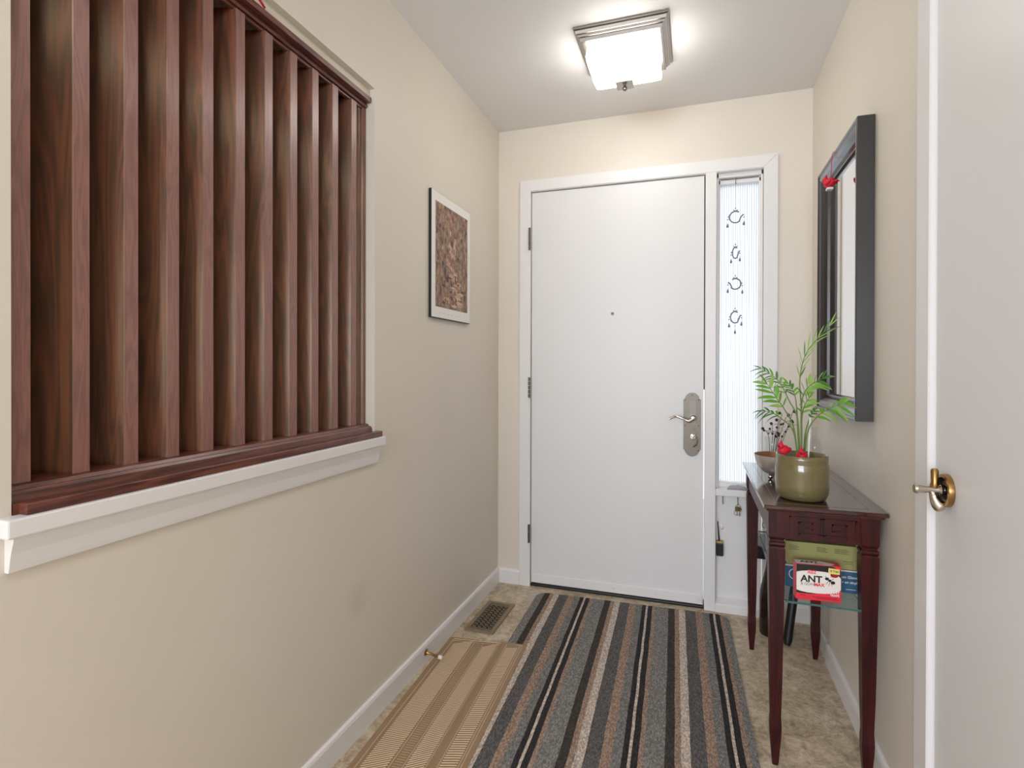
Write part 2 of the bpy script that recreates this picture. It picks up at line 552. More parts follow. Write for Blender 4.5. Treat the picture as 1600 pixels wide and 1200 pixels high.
# sidelight
def reed_glass(name, k):
    m = bpy.data.materials.new(name)
    m.use_nodes = True
    nt = m.node_tree
    nt.nodes.clear()
    out = N(m, 'ShaderNodeOutputMaterial')
    tr = N(m, 'ShaderNodeBsdfTranslucent'); tr.inputs['Color'].default_value = (0.95 * k, 0.97 * k, k, 1)
    tp = N(m, 'ShaderNodeBsdfTransparent'); tp.inputs['Color'].default_value = (0.92 * k, 0.96 * k, k, 1)
    gl = N(m, 'ShaderNodeBsdfGlossy'); gl.inputs['Roughness'].default_value = 0.12
    m1 = N(m, 'ShaderNodeMixShader'); m1.inputs[0].default_value = 0.25
    m2 = N(m, 'ShaderNodeMixShader'); m2.inputs[0].default_value = 0.07
    Lk(m, tr, 0, m1, 1); Lk(m, tp, 0, m1, 2)
    Lk(m, m1, 0, m2, 1); Lk(m, gl, 0, m2, 2)
    Lk(m, m2, 0, out, 'Surface')
    return m
REED = reed_glass('reeded_glass', 1.0)
REED_SHADING = reed_glass('reeded_glass_shading', 0.34)  # darker reed strips: refraction shading put into the glass tint
wn = struct(empty('window_1', (0.2, YB, 0)), 'narrow reeded glass sidelight beside the entrance door')
SX0, SX1 = 0.101, 0.306
box('sill', SX0, SX1, YB - 0.016, YB + 0.075, 0.556, 0.588, TRIM, wn, 0.003)
# frame round the glass: stepped stops
for i, (w, ya, yb) in enumerate(((0.010, YB + 0.012, YB + 0.10), (0.018, YB + 0.035, YB + 0.10))):
    box('frame_rail', SX0, SX1, ya, yb, IZ - 0.022 - i * 0.024, IZ - i * 0.026, TRIM, wn, 0.002)
    box('frame_stile', SX0, SX0 + w, ya, yb, 0.588, IZ, TRIM, wn, 0.002)
    box('frame_stile', SX1 - w * 0.9, SX1, ya, yb, 0.588, IZ, TRIM, wn, 0.002)
box('frame_rail', SX0, SX1, YB + 0.045, YB + 0.10, 0.588, 0.612, TRIM, wn, 0.002)
bm = bmesh.new()
gx0, gx1 = SX0 + 0.016, SX1 - 0.014
nre = 17
step = (gx1 - gx0) / nre
pts = []
for k in range(nre):
    for j in range(6):
        a = j / 6.0
        pts.append((gx0 + (k + a) * step, YB + 0.072 - 0.0028 * math.sin(PI * a)))
pts.append((gx1, YB + 0.072))
A = [bm.verts.new((x, y, 0.600)) for x, y in pts]
B = [bm.verts.new((x, y, 2.055)) for x, y in pts]
for i in range(len(pts) - 1):
    f_ = bm.faces.new((A[i], A[i + 1], B[i + 1], B[i]))
    f_.material_index = 1 if i % 6 in (0,) else 0
fin('pane', bm, [REED, REED_SHADING], wn, True)
box('lower_panel', SX0, SX1, YB + 0.035, YB + 0.06, 0.03, 0.556, TRIM, wn)
bm = bmesh.new()
prism(bm, [(YB - 0.016, 0), (YB + 0.04, 0), (YB + 0.04, 0.058), (YB - 0.01, 0.04), (YB - 0.016, 0.034)], SX0, SX1, 'x')
fin('base_ledge', bm, TRIM, wn)
# porch outside the door
box_p = box('porch_slab', -1.6, 1.2, YB + 0.2, YB + 2.6, -0.12, -0.06, mat('porch_concrete', rgb(186, 184, 180), 0.8))
struct(box_p)

# ------------------------------------------------------------------ closet door on the right wall
CT = struct(empty('trim_2', (XR, 1.47, 0)), 'white casing of the closet door')
bm = bmesh.new()
prism(bm, [(XR, 1.512), (XR - 0.010, 1.512), (XR - 0.018, 1.505), (XR - 0.018, 1.437), (XR - 0.015, 1.434), (XR, 1.434)], 0, CZ1 + 0.075, 'z')
fin('casing_board', bm, TRIM, CT)
box('casing_board', XR - 0.018, XR, CY0 - 0.075, 1.434, CZ1, CZ1 + 0.075, TRIM, CT, 0.003)
box('casing_board', XR - 0.018, XR, CY0 - 0.075, CY0, 0, CZ1, TRIM, CT, 0.003)
box('jamb', XR - 0.002, XR + 0.12, CY1 - 0.006, CY1, 0, CZ1, TRIM, CT)
cd = struct(empty('door_2', (XR, 1.03, 0)), 'flat white closet door with brass and nickel turn handle')
XD = XR - 0.006
box('slab', XD, XD + 0.035, CY0 + 0.004, CY1 - 0.010, 0.012, CZ1 - 0.004, DOORM, cd, 0.002)
HY, HZ = 1.363, 0.915
hd = None
bm = bmesh.new()
lathe(bm, [(0.034, 0), (0.0345, 0.004), (0.033, 0.010), (0.027, 0.011)], (XD, HY, HZ), (-1, 0, 0), 36)
hd = fin('rosette', bm, BRASS, cd, True, angle=0.6)
bm = bmesh.new()
lathe(bm, [(0.0275, 0.0105), (0.02, 0.006), (0.011, 0.0075), (0.010, 0.012), (0, 0.012)], (XD, HY, HZ), (-1, 0, 0), 32)
fin('rosette_dish', bm, mat('blackened_brass', rgb(74, 66, 60), 0.22, 1.0), hd, True, angle=0.6)
bm = bmesh.new()
lathe(bm, [(0.010, 0.008), (0.0105, 0.014), (0.0075, 0.018), (0.007, 0.036), (0.0085, 0.042), (0.0105, 0.056), (0.0085, 0.0605), (0, 0.0605)], (XD, HY, HZ), (-1, 0, 0), 24)
fin('spindle', bm, CHROME, hd, True, angle=0.5)
bm = bmesh.new()
lathe(bm, [(0.0075, 0.004), (0.0085, 0.010), (0.0075, 0.012), (0.0065, 0.016), (0.0072, 0.040), (0.005, 0.044), (0, 0.045)], (XD - 0.024, HY, HZ), (0, 0.0, 1), 20)
fin('upper_grip', bm, BRASS, hd, True, angle=0.5)
bm = bmesh.new()
tube(bm, spline([(XD - 0.028, HY, HZ - 0.004), (XD - 0.024, HY, HZ - 0.018), (XD - 0.016, HY - 0.002, HZ - 0.034), (XD - 0.010, HY - 0.004, HZ - 0.041)], 10),
     [0.007, 0.007, 0.0075, 0.0085, 0.010, 0.0115, 0.0125, 0.0125, 0.0115, 0.009, 0.004], 16)
fin('lower_grip', bm, CHROME, hd, True)

# ------------------------------------------------------------------ slatted wood screen in the left wall
tr3 = struct(empty('trim_3', (XL, 1.07, 0.93)), 'white painted sill and apron under the slatted wood screen')
bm = bmesh.new()
bbox(bm, XL - 0.02, XL + 0.029, 0.536, 1.60, 0.906, 0.936, 0.003)
fin('sill_board', bm, TRIM, tr3)
bm = bmesh.new()
prism(bm, [(XL, 0.906), (XL + 0.021, 0.906), (XL + 0.021, 0.899), (XL + 0.015, 0.88), (XL + 0.011, 0.858), (XL + 0.009, 0.85), (XL, 0.85)], 0.548, 1.583, 'y')
fin('apron', bm, TRIM, tr3)
sc = tag(empty('slat_screen', (XL - 0.03, 1.07, 0.936)), 'walnut screen of upright angled slats set in the wall opening', 'screen')
# bottom board, bead and slope
bm = bmesh.new()
prism(bm, [(XL - 0.13, 0.936), (XL + 0.0, 0.936), (XL + 0.0, 0.954), (XL - 0.13, 0.954)], OY0 + 0.002, OY1 - 0.002, 'y')
prism(bm, [(XL, 0.9365), (XL + 0.020, 0.9365), (XL + 0.020, 0.952), (XL + 0.018, 0.954), (XL, 0.954)], 0.567, 1.592, 'y')
fin('sill', bm, WALNUT_H, sc)
bm = bmesh.new()
prism(bm, [(XL - 0.008, 0.954), (XL - 0.010, 0.966), (XL - 0.014, 0.971), (XL - 0.020, 0.971), (XL - 0.024, 0.977), (XL - 0.034, 0.980), (XL - 0.13, 0.980), (XL - 0.13, 0.954)], OY0 + 0.002, OY1 - 0.002, 'y')
fin('bottom_rail', bm, WALNUT_H, sc)
bm = bmesh.new()
prism(bm, [(XL - 0.012, 2.062), (XL - 0.012, 2.047), (XL - 0.030, 2.045), (XL - 0.026, 2.036), (XL - 0.030, 2.031), (XL - 0.036, 2.034), (XL - 0.036, 2.024), (XL - 0.040, 2.022), (XL - 0.046, 2.022), (XL - 0.050, 2.062)], OY0 + 0.002, OY1 - 0.004, 'y')
fin('top_rail', bm, WALNUT_H, sc)
box('reveal_strip', XL - 0.13, XL - 0.020, OY0, OY1, 2.062, OZ1, CREAM, sc)
bm = bmesh.new()
prism(bm, [(XL - 0.034, OY1 - 0.002), (XL - 0.034, OY1 - 0.018), (XL - 0.040, OY1 - 0.021), (XL - 0.040, OY1 - 0.034), (XL - 0.047, OY1 - 0.040), (XL - 0.047, OY1 - 0.048), (XL - 0.13, OY1 - 0.048), (XL - 0.13, OY1 - 0.002)], 0.954, 2.062, 'z')
fin('stile', bm, WALNUT, sc)
box('stile', XL - 0.13, XL - 0.04, OY0 + 0.002, OY0 + 0.012, 0.98, 2.062, WALNUT, sc)
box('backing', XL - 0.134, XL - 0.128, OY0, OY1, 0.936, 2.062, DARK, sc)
ANG = math.radians(18)
fronts = [0.573, 0.666, 0.757, 0.847, 0.934, 1.026, 1.118, 1.210, 1.300, 1.392, 1.488]
for i, y0 in enumerate(fronts):
    th, dp = 0.029, 0.096
    xf = XL - 0.031
    dx, dy = -math.cos(ANG) * dp, -math.sin(ANG) * dp
    lim = max(OY0 + 0.003, y0 + dy)
    bm = bmesh.new()
    prism(bm, [(xf, y0), (xf, y0 + th), (xf + dx, lim + th), (xf + dx, lim)], 0.9795, 2.026, 'z')
    es = [e for e in bm.edges if abs(e.verts[0].co.z - e.verts[1].co.z) > 0.5]
    bmesh.ops.bevel(bm, geom=es, offset=0.0012, segments=1, affect='EDGES')
    bmesh.ops.recalc_face_normals(bm, faces=bm.faces)
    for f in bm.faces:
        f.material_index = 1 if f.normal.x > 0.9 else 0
    o = fin('slat', bm, [WALNUT, WALNUT_LIT], sc)

# ------------------------------------------------------------------ ceiling lights
def shade_mat(name, power, tint):
    m = bpy.data.materials.new(name)
    m.use_nodes = True
    nt = m.node_tree
    nt.nodes.clear()
    out = N(m, 'ShaderNodeOutputMaterial')
    em = N(m, 'ShaderNodeEmission')
    em.inputs['Color'].default_value = tint
    em.inputs['Strength'].default_value = power
    Lk(m, em, 0, out, 'Surface')
    return m
SHADE = shade_mat('lit_opal_glass', LAMP, (1.0, 0.95, 0.87, 1))
SHADE_IN = shade_mat('lit_opal_glass_inner', LAMP_IN, (0.98, 0.985, 1.0, 1))
def ceiling_light(cx, cy, label, shade):
    t = tag(empty('ceiling_light', (cx, cy, ZC)), label, 'ceiling light')
    def ring_stack(name, levels, m):
        bm = bmesh.new()
        prev = None
        for h, z in levels:
            vv = [bm.verts.new((cx + sx * h, cy + sy * h, z)) for sx, sy in ((-1, -1), (1, -1), (1, 1), (-1, 1))]
            if prev:
                for k in range(4):
                    bm.faces.new((prev[k], prev[(k + 1) % 4], vv[(k + 1) % 4], vv[k]))
            else:
                bm.faces.new(vv)
            prev = vv
        bm.faces.new(prev)
        return fin(name, bm, m, t)
    ring_stack('base_plate', [(0.172, ZC), (0.172, ZC - 0.008), (0.166, ZC - 0.011), (0.164, ZC - 0.022), (0.158, ZC - 0.024), (0.157, ZC - 0.031), (0.151, ZC - 0.033), (0.149, ZC - 0.046), (0.142, ZC - 0.048)], NICKEL)
    # pillowed square glass
    bm = bmesh.new()
    g = 16
    hw = 0.136
    V = {}
    for i in range(g + 1):
        for j in range(g + 1):
            u, v = i / g * 2 - 1, j / g * 2 - 1
            k = 1 - 0.035 * (u * u * v * v) ** 2
            d = 1 - max(abs(u), abs(v)) ** 1.25
            V[i, j] = bm.verts.new((cx + u * hw * k, cy + v * hw * k, ZC - 0.092 - 0.060 * d))
    for i in range(g):
        for j in range(g):
            bm.faces.new((V[i, j], V[i + 1, j], V[i + 1, j + 1], V[i, j + 1]))
    rim = [V[i, 0] for i in range(g)] + [V[g, j] for j in range(g)] + [V[i, g] for i in range(g, 0, -1)] + [V[0, j] for j in range(g, 0, -1)]
    top = []
    for v in rim:
        top.append(bm.verts.new((cx + (v.co.x - cx) * 0.94, cy + (v.co.y - cy) * 0.94, ZC - 0.046)))
    n = len(rim)
    for k in range(n):
        bm.faces.new((rim[k], rim[(k + 1) % n], top[(k + 1) % n], top[k]))
    fin('glass_shade', bm, shade, t, True)
    zf = ZC - 0.154
    f = box('finial_plate', cx - 0.033, cx + 0.033, cy - 0.033, cy + 0.033, zf - 0.006, zf, NICKEL, t, 0.001)
    bm = bmesh.new()
    lathe(bm, [(0.005, 0), (0.0045, 0.006), (0.009, 0.010), (0.010, 0.016), (0.006, 0.022), (0, 0.023)], (cx, cy, zf - 0.005), (0, 0, -1), 18)
    fin('finial_knob', bm, NICKEL, f, True)
    return t
ceiling_light(-0.262, 2.182, 'square flush ceiling light with stepped nickel base before the entrance door', SHADE)
ceiling_light(-0.22, -0.25, 'square flush ceiling light with nickel base at the inner end of the hall', SHADE_IN)

# ------------------------------------------------------------------ picture on the left wall
pc = tag(empty('mounted_print', (XL, 2.155, 1.37)), 'framed garden path print with white border and black edge', 'picture')
PY0, PY1, PZ0, PZ1 = 1.962, 2.356, 1.368, 1.884
box('backing_board', XL + 0.0005, XL + 0.0125, PY0, PY1, PZ0, PZ1, BLACK, pc)
box('mat_border', XL + 0.0125, XL + 0.0135, PY0 + 0.001, PY1 - 0.001, PZ0 + 0.003, PZ1 - 0.001, mat('print_paper', rgb(232, 232, 226), 0.5), pc)
def garden():
    m = mat('garden_print', rgb(120, 90, 70), 0.5)
    b = m.node_tree.nodes['Principled BSDF']
    mp = coords(m, (1, 30, 22))
    n = N(m, 'ShaderNodeTexNoise'); n.inputs['Scale'].default_value = 1.3; n.inputs['Detail'].default_value = 7; n.inputs['Roughness'].default_value = 0.75
    v = N(m, 'ShaderNodeTexVoronoi'); v.inputs['Scale'].default_value = 2.4
    Lk(m, mp, 'Vector', n, 'Vector'); Lk(m, mp, 'Vector', v, 'Vector')
    r = ramp(m, [(0.36, rgb(58, 44, 36)), (0.44, rgb(112, 84, 64)), (0.50, rgb(144, 110, 96)), (0.56, rgb(150, 138, 118)), (0.64, rgb(204, 180, 158))])
    Lk(m, n, 'Fac', r, 'Fac')
    r2 = ramp(m, [(0.05, rgb(112, 92, 64)), (0.5, rgb(136, 100, 86)), (0.9, rgb(86, 66, 56))])
    Lk(m, v, 'Color', r2, 'Fac')
    mx = N(m, 'ShaderNodeMix', data_type='RGBA'); mx.inputs[0].default_value = 0.25
    Lk(m, r, 'Color', mx, 6); Lk(m, r2, 'Color', mx, 7)
    Lk(m, mx, 2, b, 'Base Color')
    return m
img = box('printed_image', XL + 0.0135, XL + 0.0140, 1.996, 2.322, 1.415, 1.845, garden(), pc)
# flat painted path and light patches printed on the picture
pm = [mat('print_path', rgb(186, 148, 122), 0.5), mat('print_light', rgb(198, 170, 150), 0.5), mat('print_dark', rgb(74, 54, 46), 0.5), mat('print_rose', rgb(150, 104, 96), 0.5), mat('print_ochre', rgb(168, 132, 88), 0.5)]
rnd = random.Random(3)
def blot(cy_, cz_, w, h, m, n=9):
    bm = bmesh.new()
    vv = []
    for k in range(n):
        a = 2 * PI * k / n
        r = 1 + rnd.uniform(-0.3, 0.3)
        y = min(2.321, max(1.997, cy_ + w * r * math.cos(a)))
        z = min(1.844, max(1.416, cz_ + h * r * math.sin(a)))
        vv.append((y, z))
    prism(bm, vv, XL + 0.0139, XL + 0.0142 + rnd.uniform(0, 0.0002), 'x')
    fin('paint_patch', bm, m, img)
for k in range(110):
    y = rnd.uniform(2.0, 2.32); z = rnd.uniform(1.44, 1.84)
    blot(y, z, rnd.uniform(0.004, 0.012), rnd.uniform(0.005, 0.02), rnd.choice(pm[2:]))
for k in range(30):                      # the stone path
    f = k / 30
    blot(2.15 + 0.05 * math.sin(f * 4) + rnd.uniform(-0.07, 0.07) * (1.2 - f), 1.43 + 0.2 * f, 0.030 * (1.15 - f * 0.6), 0.006 * (1.2 - f * 0.6), pm[0] if k % 3 else pm[1])
for k in range(16):
    blot(2.16 + rnd.uniform(-0.035, 0.035), 1.64 + rnd.uniform(0, 0.12), 0.008, 0.012, pm[1] if k % 2 else pm[0])
for k in range(10):
    blot(rnd.uniform(2.05, 2.27), 1.43 + rnd.uniform(0, 0.12), 0.016, 0.006, pm[2])
mat('caption_grey', rgb(196, 194, 188), 0.6)
for k in range(6):
    y = 2.03 + k * 0.04
    box('caption_mark', XL + 0.0135, XL + 0.0138, y, y + 0.018, 1.3895, 1.3915, MATS['caption_grey'], pc)

# ------------------------------------------------------------------ floor things
# register
vt = tag(empty('floor_vent', (-0.893, 2.372, 0)), 'bronze scrollwork floor vent beside the left baseboard', 'vent')
VX0, VX1, VY0, VY1 = -0.962, -0.826, 2.217, 2.527
BRONZE = mat('bronze_metal', rgb(142, 126, 104), 0.42, 0.35)
bm = bmesh.new()
fr = 0.019
for a, b, c, d in ((VX0, VX0 + fr, VY0, VY1), (VX1 - fr, VX1, VY0, VY1), (VX0 + fr, VX1 - fr, VY0, VY0 + fr), (VX0 + fr, VX1 - fr, VY1 - fr, VY1)):
    bbox(bm, a, b, c, d, 0.0, 0.007)
es = [e for e in bm.edges if all(v.co.z > 0.006 for v in e.verts)]
fin('frame', bm, BRONZE, vt)
box('well', VX0 + fr, VX1 - fr, VY0 + fr, VY1 - fr, 0.0005, 0.001, DARK, vt)
bm = bmesh.new()
gx0, gx1, gy0, gy1 = VX0 + fr, VX1 - fr, VY0 + fr + 0.014, VY1 - fr - 0.014
bbox(bm, gx0, gx1, gy0 - 0.005, gy0, 0.002, 0.006)
bbox(bm, gx0, gx1, gy1, gy1 + 0.005, 0.002, 0.006)
for yy in (VY0 + fr, VY1 - fr - 0.009):
    for xx in (gx0 + 0.02, gx1 - 0.025):
        bbox(bm, xx, xx + 0.005, yy, yy + 0.010, 0.002, 0.006)
pit = 0.0245
def flat_bar(p, q, w=0.0028):
    p, q = Vector(p), Vector(q)
    d = (q - p).normalized()
    n = Vector((-d.y, d.x)) * w / 2
    prism(bm, [(p.x + n.x, p.y + n.y), (p.x - n.x, p.y - n.y), (q.x - n.x, q.y - n.y), (q.x + n.x, q.y + n.y)], 0.0048, 0.006, 'z')
nx = round((gx1 - gx0) / pit); ny = round((gy1 - gy0) / pit)
px_, py_ = (gx1 - gx0) / nx, (gy1 - gy0) / ny
for i in range(nx):
    for j in range(ny):
        a = (gx0 + i * px_, gy0 + j * py_)
        cx_, cy_ = a[0] + px_ / 2, a[1] + py_ / 2
        flat_bar(a, (a[0] + px_, a[1] + py_), 0.0018)
        flat_bar((a[0] + px_, a[1]), (a[0], a[1] + py_), 0.0018)
        for k in range(8):
            t0, t1 = 2 * PI * k / 8, 2 * PI * (k + 1) / 8
            r = px_ * 0.30
            flat_bar((cx_ + r * math.cos(t0), cy_ + r * math.sin(t0)), (cx_ + r * math.cos(t1), cy_ + r * math.sin(t1)), 0.0017)
gr = fin('grille', bm, mat('bronze_grille', rgb(146, 130, 108), 0.45, 0.35), vt)
# door stop
ds = tag(empty('door_stop', (XL + 0.012, 1.921, 0.045)), 'brass door stop with white tip on the left baseboard', 'door stop')
bm = bmesh.new()
lathe(bm, [(0.013, 0), (0.013, 0.003), (0.007, 0.006), (0.005, 0.010), (0.0048, 0.058), (0.006, 0.060), (0.0, 0.060)], (XL + 0.012, 1.921, 0.045), (1, -0.05, -0.12), 16)
fin('rod', bm, BRASS, ds, True, angle=0.6)
bm = bmesh.new()
lathe(bm, [(0.0, 0.058), (0.0075, 0.058), (0.008, 0.064), (0.007, 0.074), (0, 0.076)], (XL + 0.012, 1.921, 0.045), (1, -0.05, -0.12), 16)
fin('tip', bm, RUBBER, ds, True, angle=0.6)

# striped mat
MROT = -0.031
MO = Vector((-0.300, 2.716))            # middle of the far edge
mw, ml_ = 0.914, 1.62
def mat_pt(u, v):                        # u across (0..mw), v from the far edge towards the camera
    x, y = u - mw / 2, -v
    c, s = math.cos(-MROT), math.sin(-MROT)
    return (MO.x + x * c - y * s, MO.y + x * s + y * c)
def rounded(w, h, r, n=6):
    pts = []
    for (cx, cy, a0) in ((w - r, r, -PI / 2), (w - r, h - r, 0), (r, h - r, PI / 2), (r, r, PI)):
        for k in range(n + 1):
            a = a0 + PI / 2 * k / n
            pts.append((cx + r * math.cos(a), cy + r * math.sin(a)))
    return pts
def carpet():
    m = mat('striped_carpet', rgb(90, 88, 86), 0.95)
    b = m.node_tree.nodes['Principled BSDF']
    b.inputs['Specular IOR Level'].default_value = 0.15
    tc = N(m, 'ShaderNodeTexCoord')
    mp = N(m, 'ShaderNodeMapping')
    mp.inputs['Rotation'].default_value = (0, 0, MROT)
    Lk(m, tc, 'Object', mp, 'Vector')
    nw = N(m, 'ShaderNodeTexNoise'); nw.inputs['Scale'].default_value = 7
    Lk(m, mp, 'Vector', nw, 'Vector')
    sx = N(m, 'ShaderNodeSeparateXYZ')
    Lk(m, mp, 'Vector', sx, 0)
    wob = N(m, 'ShaderNodeMath', operation='MULTIPLY_ADD'); wob.inputs[1].default_value = 0.006
    Lk(m, nw, 'Fac', wob, 0); Lk(m, sx, 'X', wob, 2)
    sh = N(m, 'ShaderNodeMath', operation='ADD'); sh.inputs[1].default_value = 0.454 - 0.0335 + 0.305 * 2 - 0.003
    Lk(m, wob, 'Value', sh, 0)
    md = N(m, 'ShaderNodeMath', operation='MODULO'); md.inputs[1].default_value = 0.305
    Lk(m, sh, 'Value', md, 0)
    dv = N(m, 'ShaderNodeMath', operation='DIVIDE'); dv.inputs[1].default_value = 0.305
    Lk(m, md, 'Value', dv, 0)
    cols = dict(db=rgb(66, 60, 57), br=rgb(148, 126, 110), cr=rgb(188, 174, 162), dg=rgb(92, 89, 88), gr=rgb(120, 117, 114), bk=rgb(50, 48, 48), lg=rgb(124, 121, 117))
    w = [('db', 50), ('br', 35), ('cr', 50), ('dg', 83), ('br', 56), ('gr', 54), ('bk', 32), ('cr', 17), ('bk', 37), ('br', 25), ('lg', 111)]
    pos = 0.0
    st = []
    for k, q in w:
        st.append((pos, cols[k]))
        pos += q / 550.0
    r = ramp(m, st, 'CONSTANT')
    Lk(m, dv, 'Value', r, 'Fac')
    mpn = coords(m, (1, 0.45, 1))
    n = N(m, 'ShaderNodeTexNoise'); n.inputs['Scale'].default_value = 210; n.inputs['Detail'].default_value = 3
    Lk(m, mpn, 'Vector', n, 'Vector')
    r2 = ramp(m, [(0.33, (0.42, 0.42, 0.42, 1)), (0.5, (0.95, 0.95, 0.95, 1)), (0.68, (1.7, 1.7, 1.75, 1))])
    Lk(m, n, 'Fac', r2, 'Fac')
    # loop fleck strongest in the grey yarns
    mx = N(m, 'ShaderNodeMix', data_type='RGBA', blend_type='MULTIPLY'); mx.inputs[0].default_value = 0.7
    Lk(m, r, 'Color', mx, 6); Lk(m, r2, 'Color', mx, 7)
    Lk(m, mx, 2, b, 'Base Color')
    bp = N(m, 'ShaderNodeBump'); bp.inputs['Strength'].default_value = 0.5; bp.inputs['Distance'].default_value = 0.002
    Lk(m, n, 'Fac', bp, 'Height'); Lk(m, bp, 'Normal', b, 'Normal')
    return m
bm = bmesh.new()
prism(bm, [mat_pt(u, v) for u, v in rounded(mw, ml_, 0.05)], 0.0, 0.008, 'z')
es = [e for e in bm.edges if all(v.co.z > 0.007 for v in e.verts)]
bmesh.ops.bevel(bm, geom=es, offset=0.002, segments=2, affect='EDGES')
tag(fin('striped_mat', bm, carpet(), org=(MO.x, MO.y, 0)), 'striped grey, brown and black entrance mat with rounded corners', 'mat')

# clear plastic runner over the floor and the left edge of the mat
def plastic(name, col, op):
    m = bpy.data.materials.new(name)
    m.use_nodes = True
    m.node_tree.nodes.clear()
    out = N(m, 'ShaderNodeOutputMaterial')
    tp = N(m, 'ShaderNodeBsdfTransparent'); tp.inputs['Color'].default_value = rgb(236, 212, 176)
    df = N(m, 'ShaderNodeBsdfDiffuse'); df.inputs['Color'].default_value = col
    gl = N(m, 'ShaderNodeBsdfGlossy'); gl.inputs['Roughness'].default_value = 0.25
    a = N(m, 'ShaderNodeMixShader'); a.inputs[0].default_value = op
    Lk(m, tp, 0, a, 1); Lk(m, df, 0, a, 2)
    fz = N(m, 'ShaderNodeLayerWeight'); fz.inputs['Blend'].default_value = 0.5
    pw = N(m, 'ShaderNodeMath', operation='POWER'); pw.inputs[1].default_value = 4.0
    b = N(m, 'ShaderNodeMixShader')
    Lk(m, fz, 'Facing', pw, 0); Lk(m, pw, 0, b, 0); Lk(m, a, 0, b, 1); Lk(m, gl, 0, b, 2)
    Lk(m, b, 0, out, 'Surface')
    return m
PLAST = plastic('clear_amber_plastic', rgb(178, 150, 118), 0.64)
PLAST_LIT = plastic('clear_amber_lit_ribs', rgb(214, 190, 160), 0.74)  # same plastic, lighter: highlights on the ribs painted into the colour
rn = tag(empty('plastic_runner', (-0.8, 1.5, 0.0)), 'ribbed clear plastic floor runner along the left baseboard', 'runner')
RA, RB_ = Vector((-0.992, 2.142)), Vector((-0.654, 2.166))
rd = Vector((0.050, -1.0)).normalized()            # along the runner, towards the camera
rl = 1.35
def rp(u, v):                                       # u 0..1 across, v metres along
    p = RA.lerp(RB_, u) + rd * v
    p.x = max(p.x, XL + 0.0125)
    return p
bm = bmesh.new()
q = [rp(0, 0), rp(1, 0), rp(1, rl), rp(0, rl)]
# drapes up over the mat edge: section across the width
sec = [(0.0, 0.0012), (0.60, 0.0012), (0.70, 0.0092), (0.84, 0.0095), (1.0, 0.0092)]
prev = None
for v in (0.0, 0.3, 0.6, 0.9, rl):
    row_t = [bm.verts.new((*rp(u, v), h + 0.0018)) for u, h in sec]
    row_b = [bm.verts.new((*rp(u, v), h)) for u, h in sec]
    if prev:
        for k in range(len(sec) - 1):
            bm.faces.new((prev[0][k], prev[0][k + 1], row_t[k + 1], row_t[k]))
            bm.faces.new((prev[1][k], prev[1][k + 1], row_b[k + 1], row_b[k]))
        bm.faces.new((prev[0][0], row_t[0], row_b[0], prev[1][0]))
        bm.faces.new((prev[0][-1], row_t[-1], row_b[-1], prev[1][-1]))
    prev = (row_t, row_b)
fin('sheet', bm, PLAST, rn)
# raised ribs in slanted columns
def hgt(u):
    for (a, ha), (b, hb) in zip(sec, sec[1:]):
        if a <= u <= b:
            return ha + (hb - ha) * (u - a) / (b - a)
    return sec[-1][1]
bm = bmesh.new()
def rib(u0, v0, u1, v1, w=0.0024, h=0.0022):
    p, q_ = rp(u0, v0), rp(u1, v1)
    d = (q_ - p)
    n = Vector((-d.y, d.x)).normalized() * w
    za, zb = hgt(u0) + 0.0017, hgt(u1) + 0.0017
    a = [bm.verts.new((p.x + n.x, p.y + n.y, za)), bm.verts.new((p.x - n.x, p.y - n.y, za)), bm.verts.new((p.x, p.y, za + h))]
    b = [bm.verts.new((q_.x + n.x, q_.y + n.y, zb)), bm.verts.new((q_.x - n.x, q_.y - n.y, zb)), bm.verts.new((q_.x, q_.y, zb + h))]
    bm.faces.new((a[0], a[2], b[2], b[0])); bm.faces.new((a[2], a[1], b[1], b[2])); bm.faces.new(a); bm.faces.new(b)
cols_ = [(0.10, 0.32), (0.36, 0.44), (0.47, 0.64), (0.67, 0.74), (0.77, 0.91)]
for ci, (u0, u1) in enumerate(cols_):
    wd = (u1 - u0) * 0.338
    v = 0.035
    while v < rl - 0.05:
        if ci in (1, 3):
            rib(u0, v, u1, v, 0.001, 0.0005)
        else:
            rib(u0, v + wd * 0.30, u1, v - wd * 0.30 if ci != 4 else v + wd * 0.05)
        v += 0.0105
rb = fin('ribs', bm, PLAST_LIT, rn)
rb['kind'] = 'stuff'
bm = bmesh.new()
rib(0.06, 0.012, 0.95, 0.012, 0.004, 0.0015)
rib(0.06, 0.026, 0.93, 0.026, 0.002, 0.001)
for uu in (0.06, 0.34, 0.455, 0.655, 0.755, 0.925, 0.95):
    for k in range(9):
        rib(uu, 0.02 + k * 0.147, uu, 0.02 + (k + 1) * 0.147, 0.002, 0.0012)
fin('border_beads', bm, PLAST_LIT, rn)

# ------------------------------------------------------------------ mirror on the right wall
mr = tag(empty('wall_mirror', (XR, 2.15, 1.008)), 'tall mirror in a deep dark frame above the console table', 'mirror')
MY0, MY1, MZ0, MZ1 = 1.88, 2.427, 1.008, 1.925
FRAME = mat('espresso_frame', rgb(36, 33, 34), 0.34)
FRAME.node_tree.nodes['Principled BSDF'].inputs['Coat Weight'].default_value = 0.7
FRAME.node_tree.nodes['Principled BSDF'].inputs['Coat Roughness'].default_value = 0.12
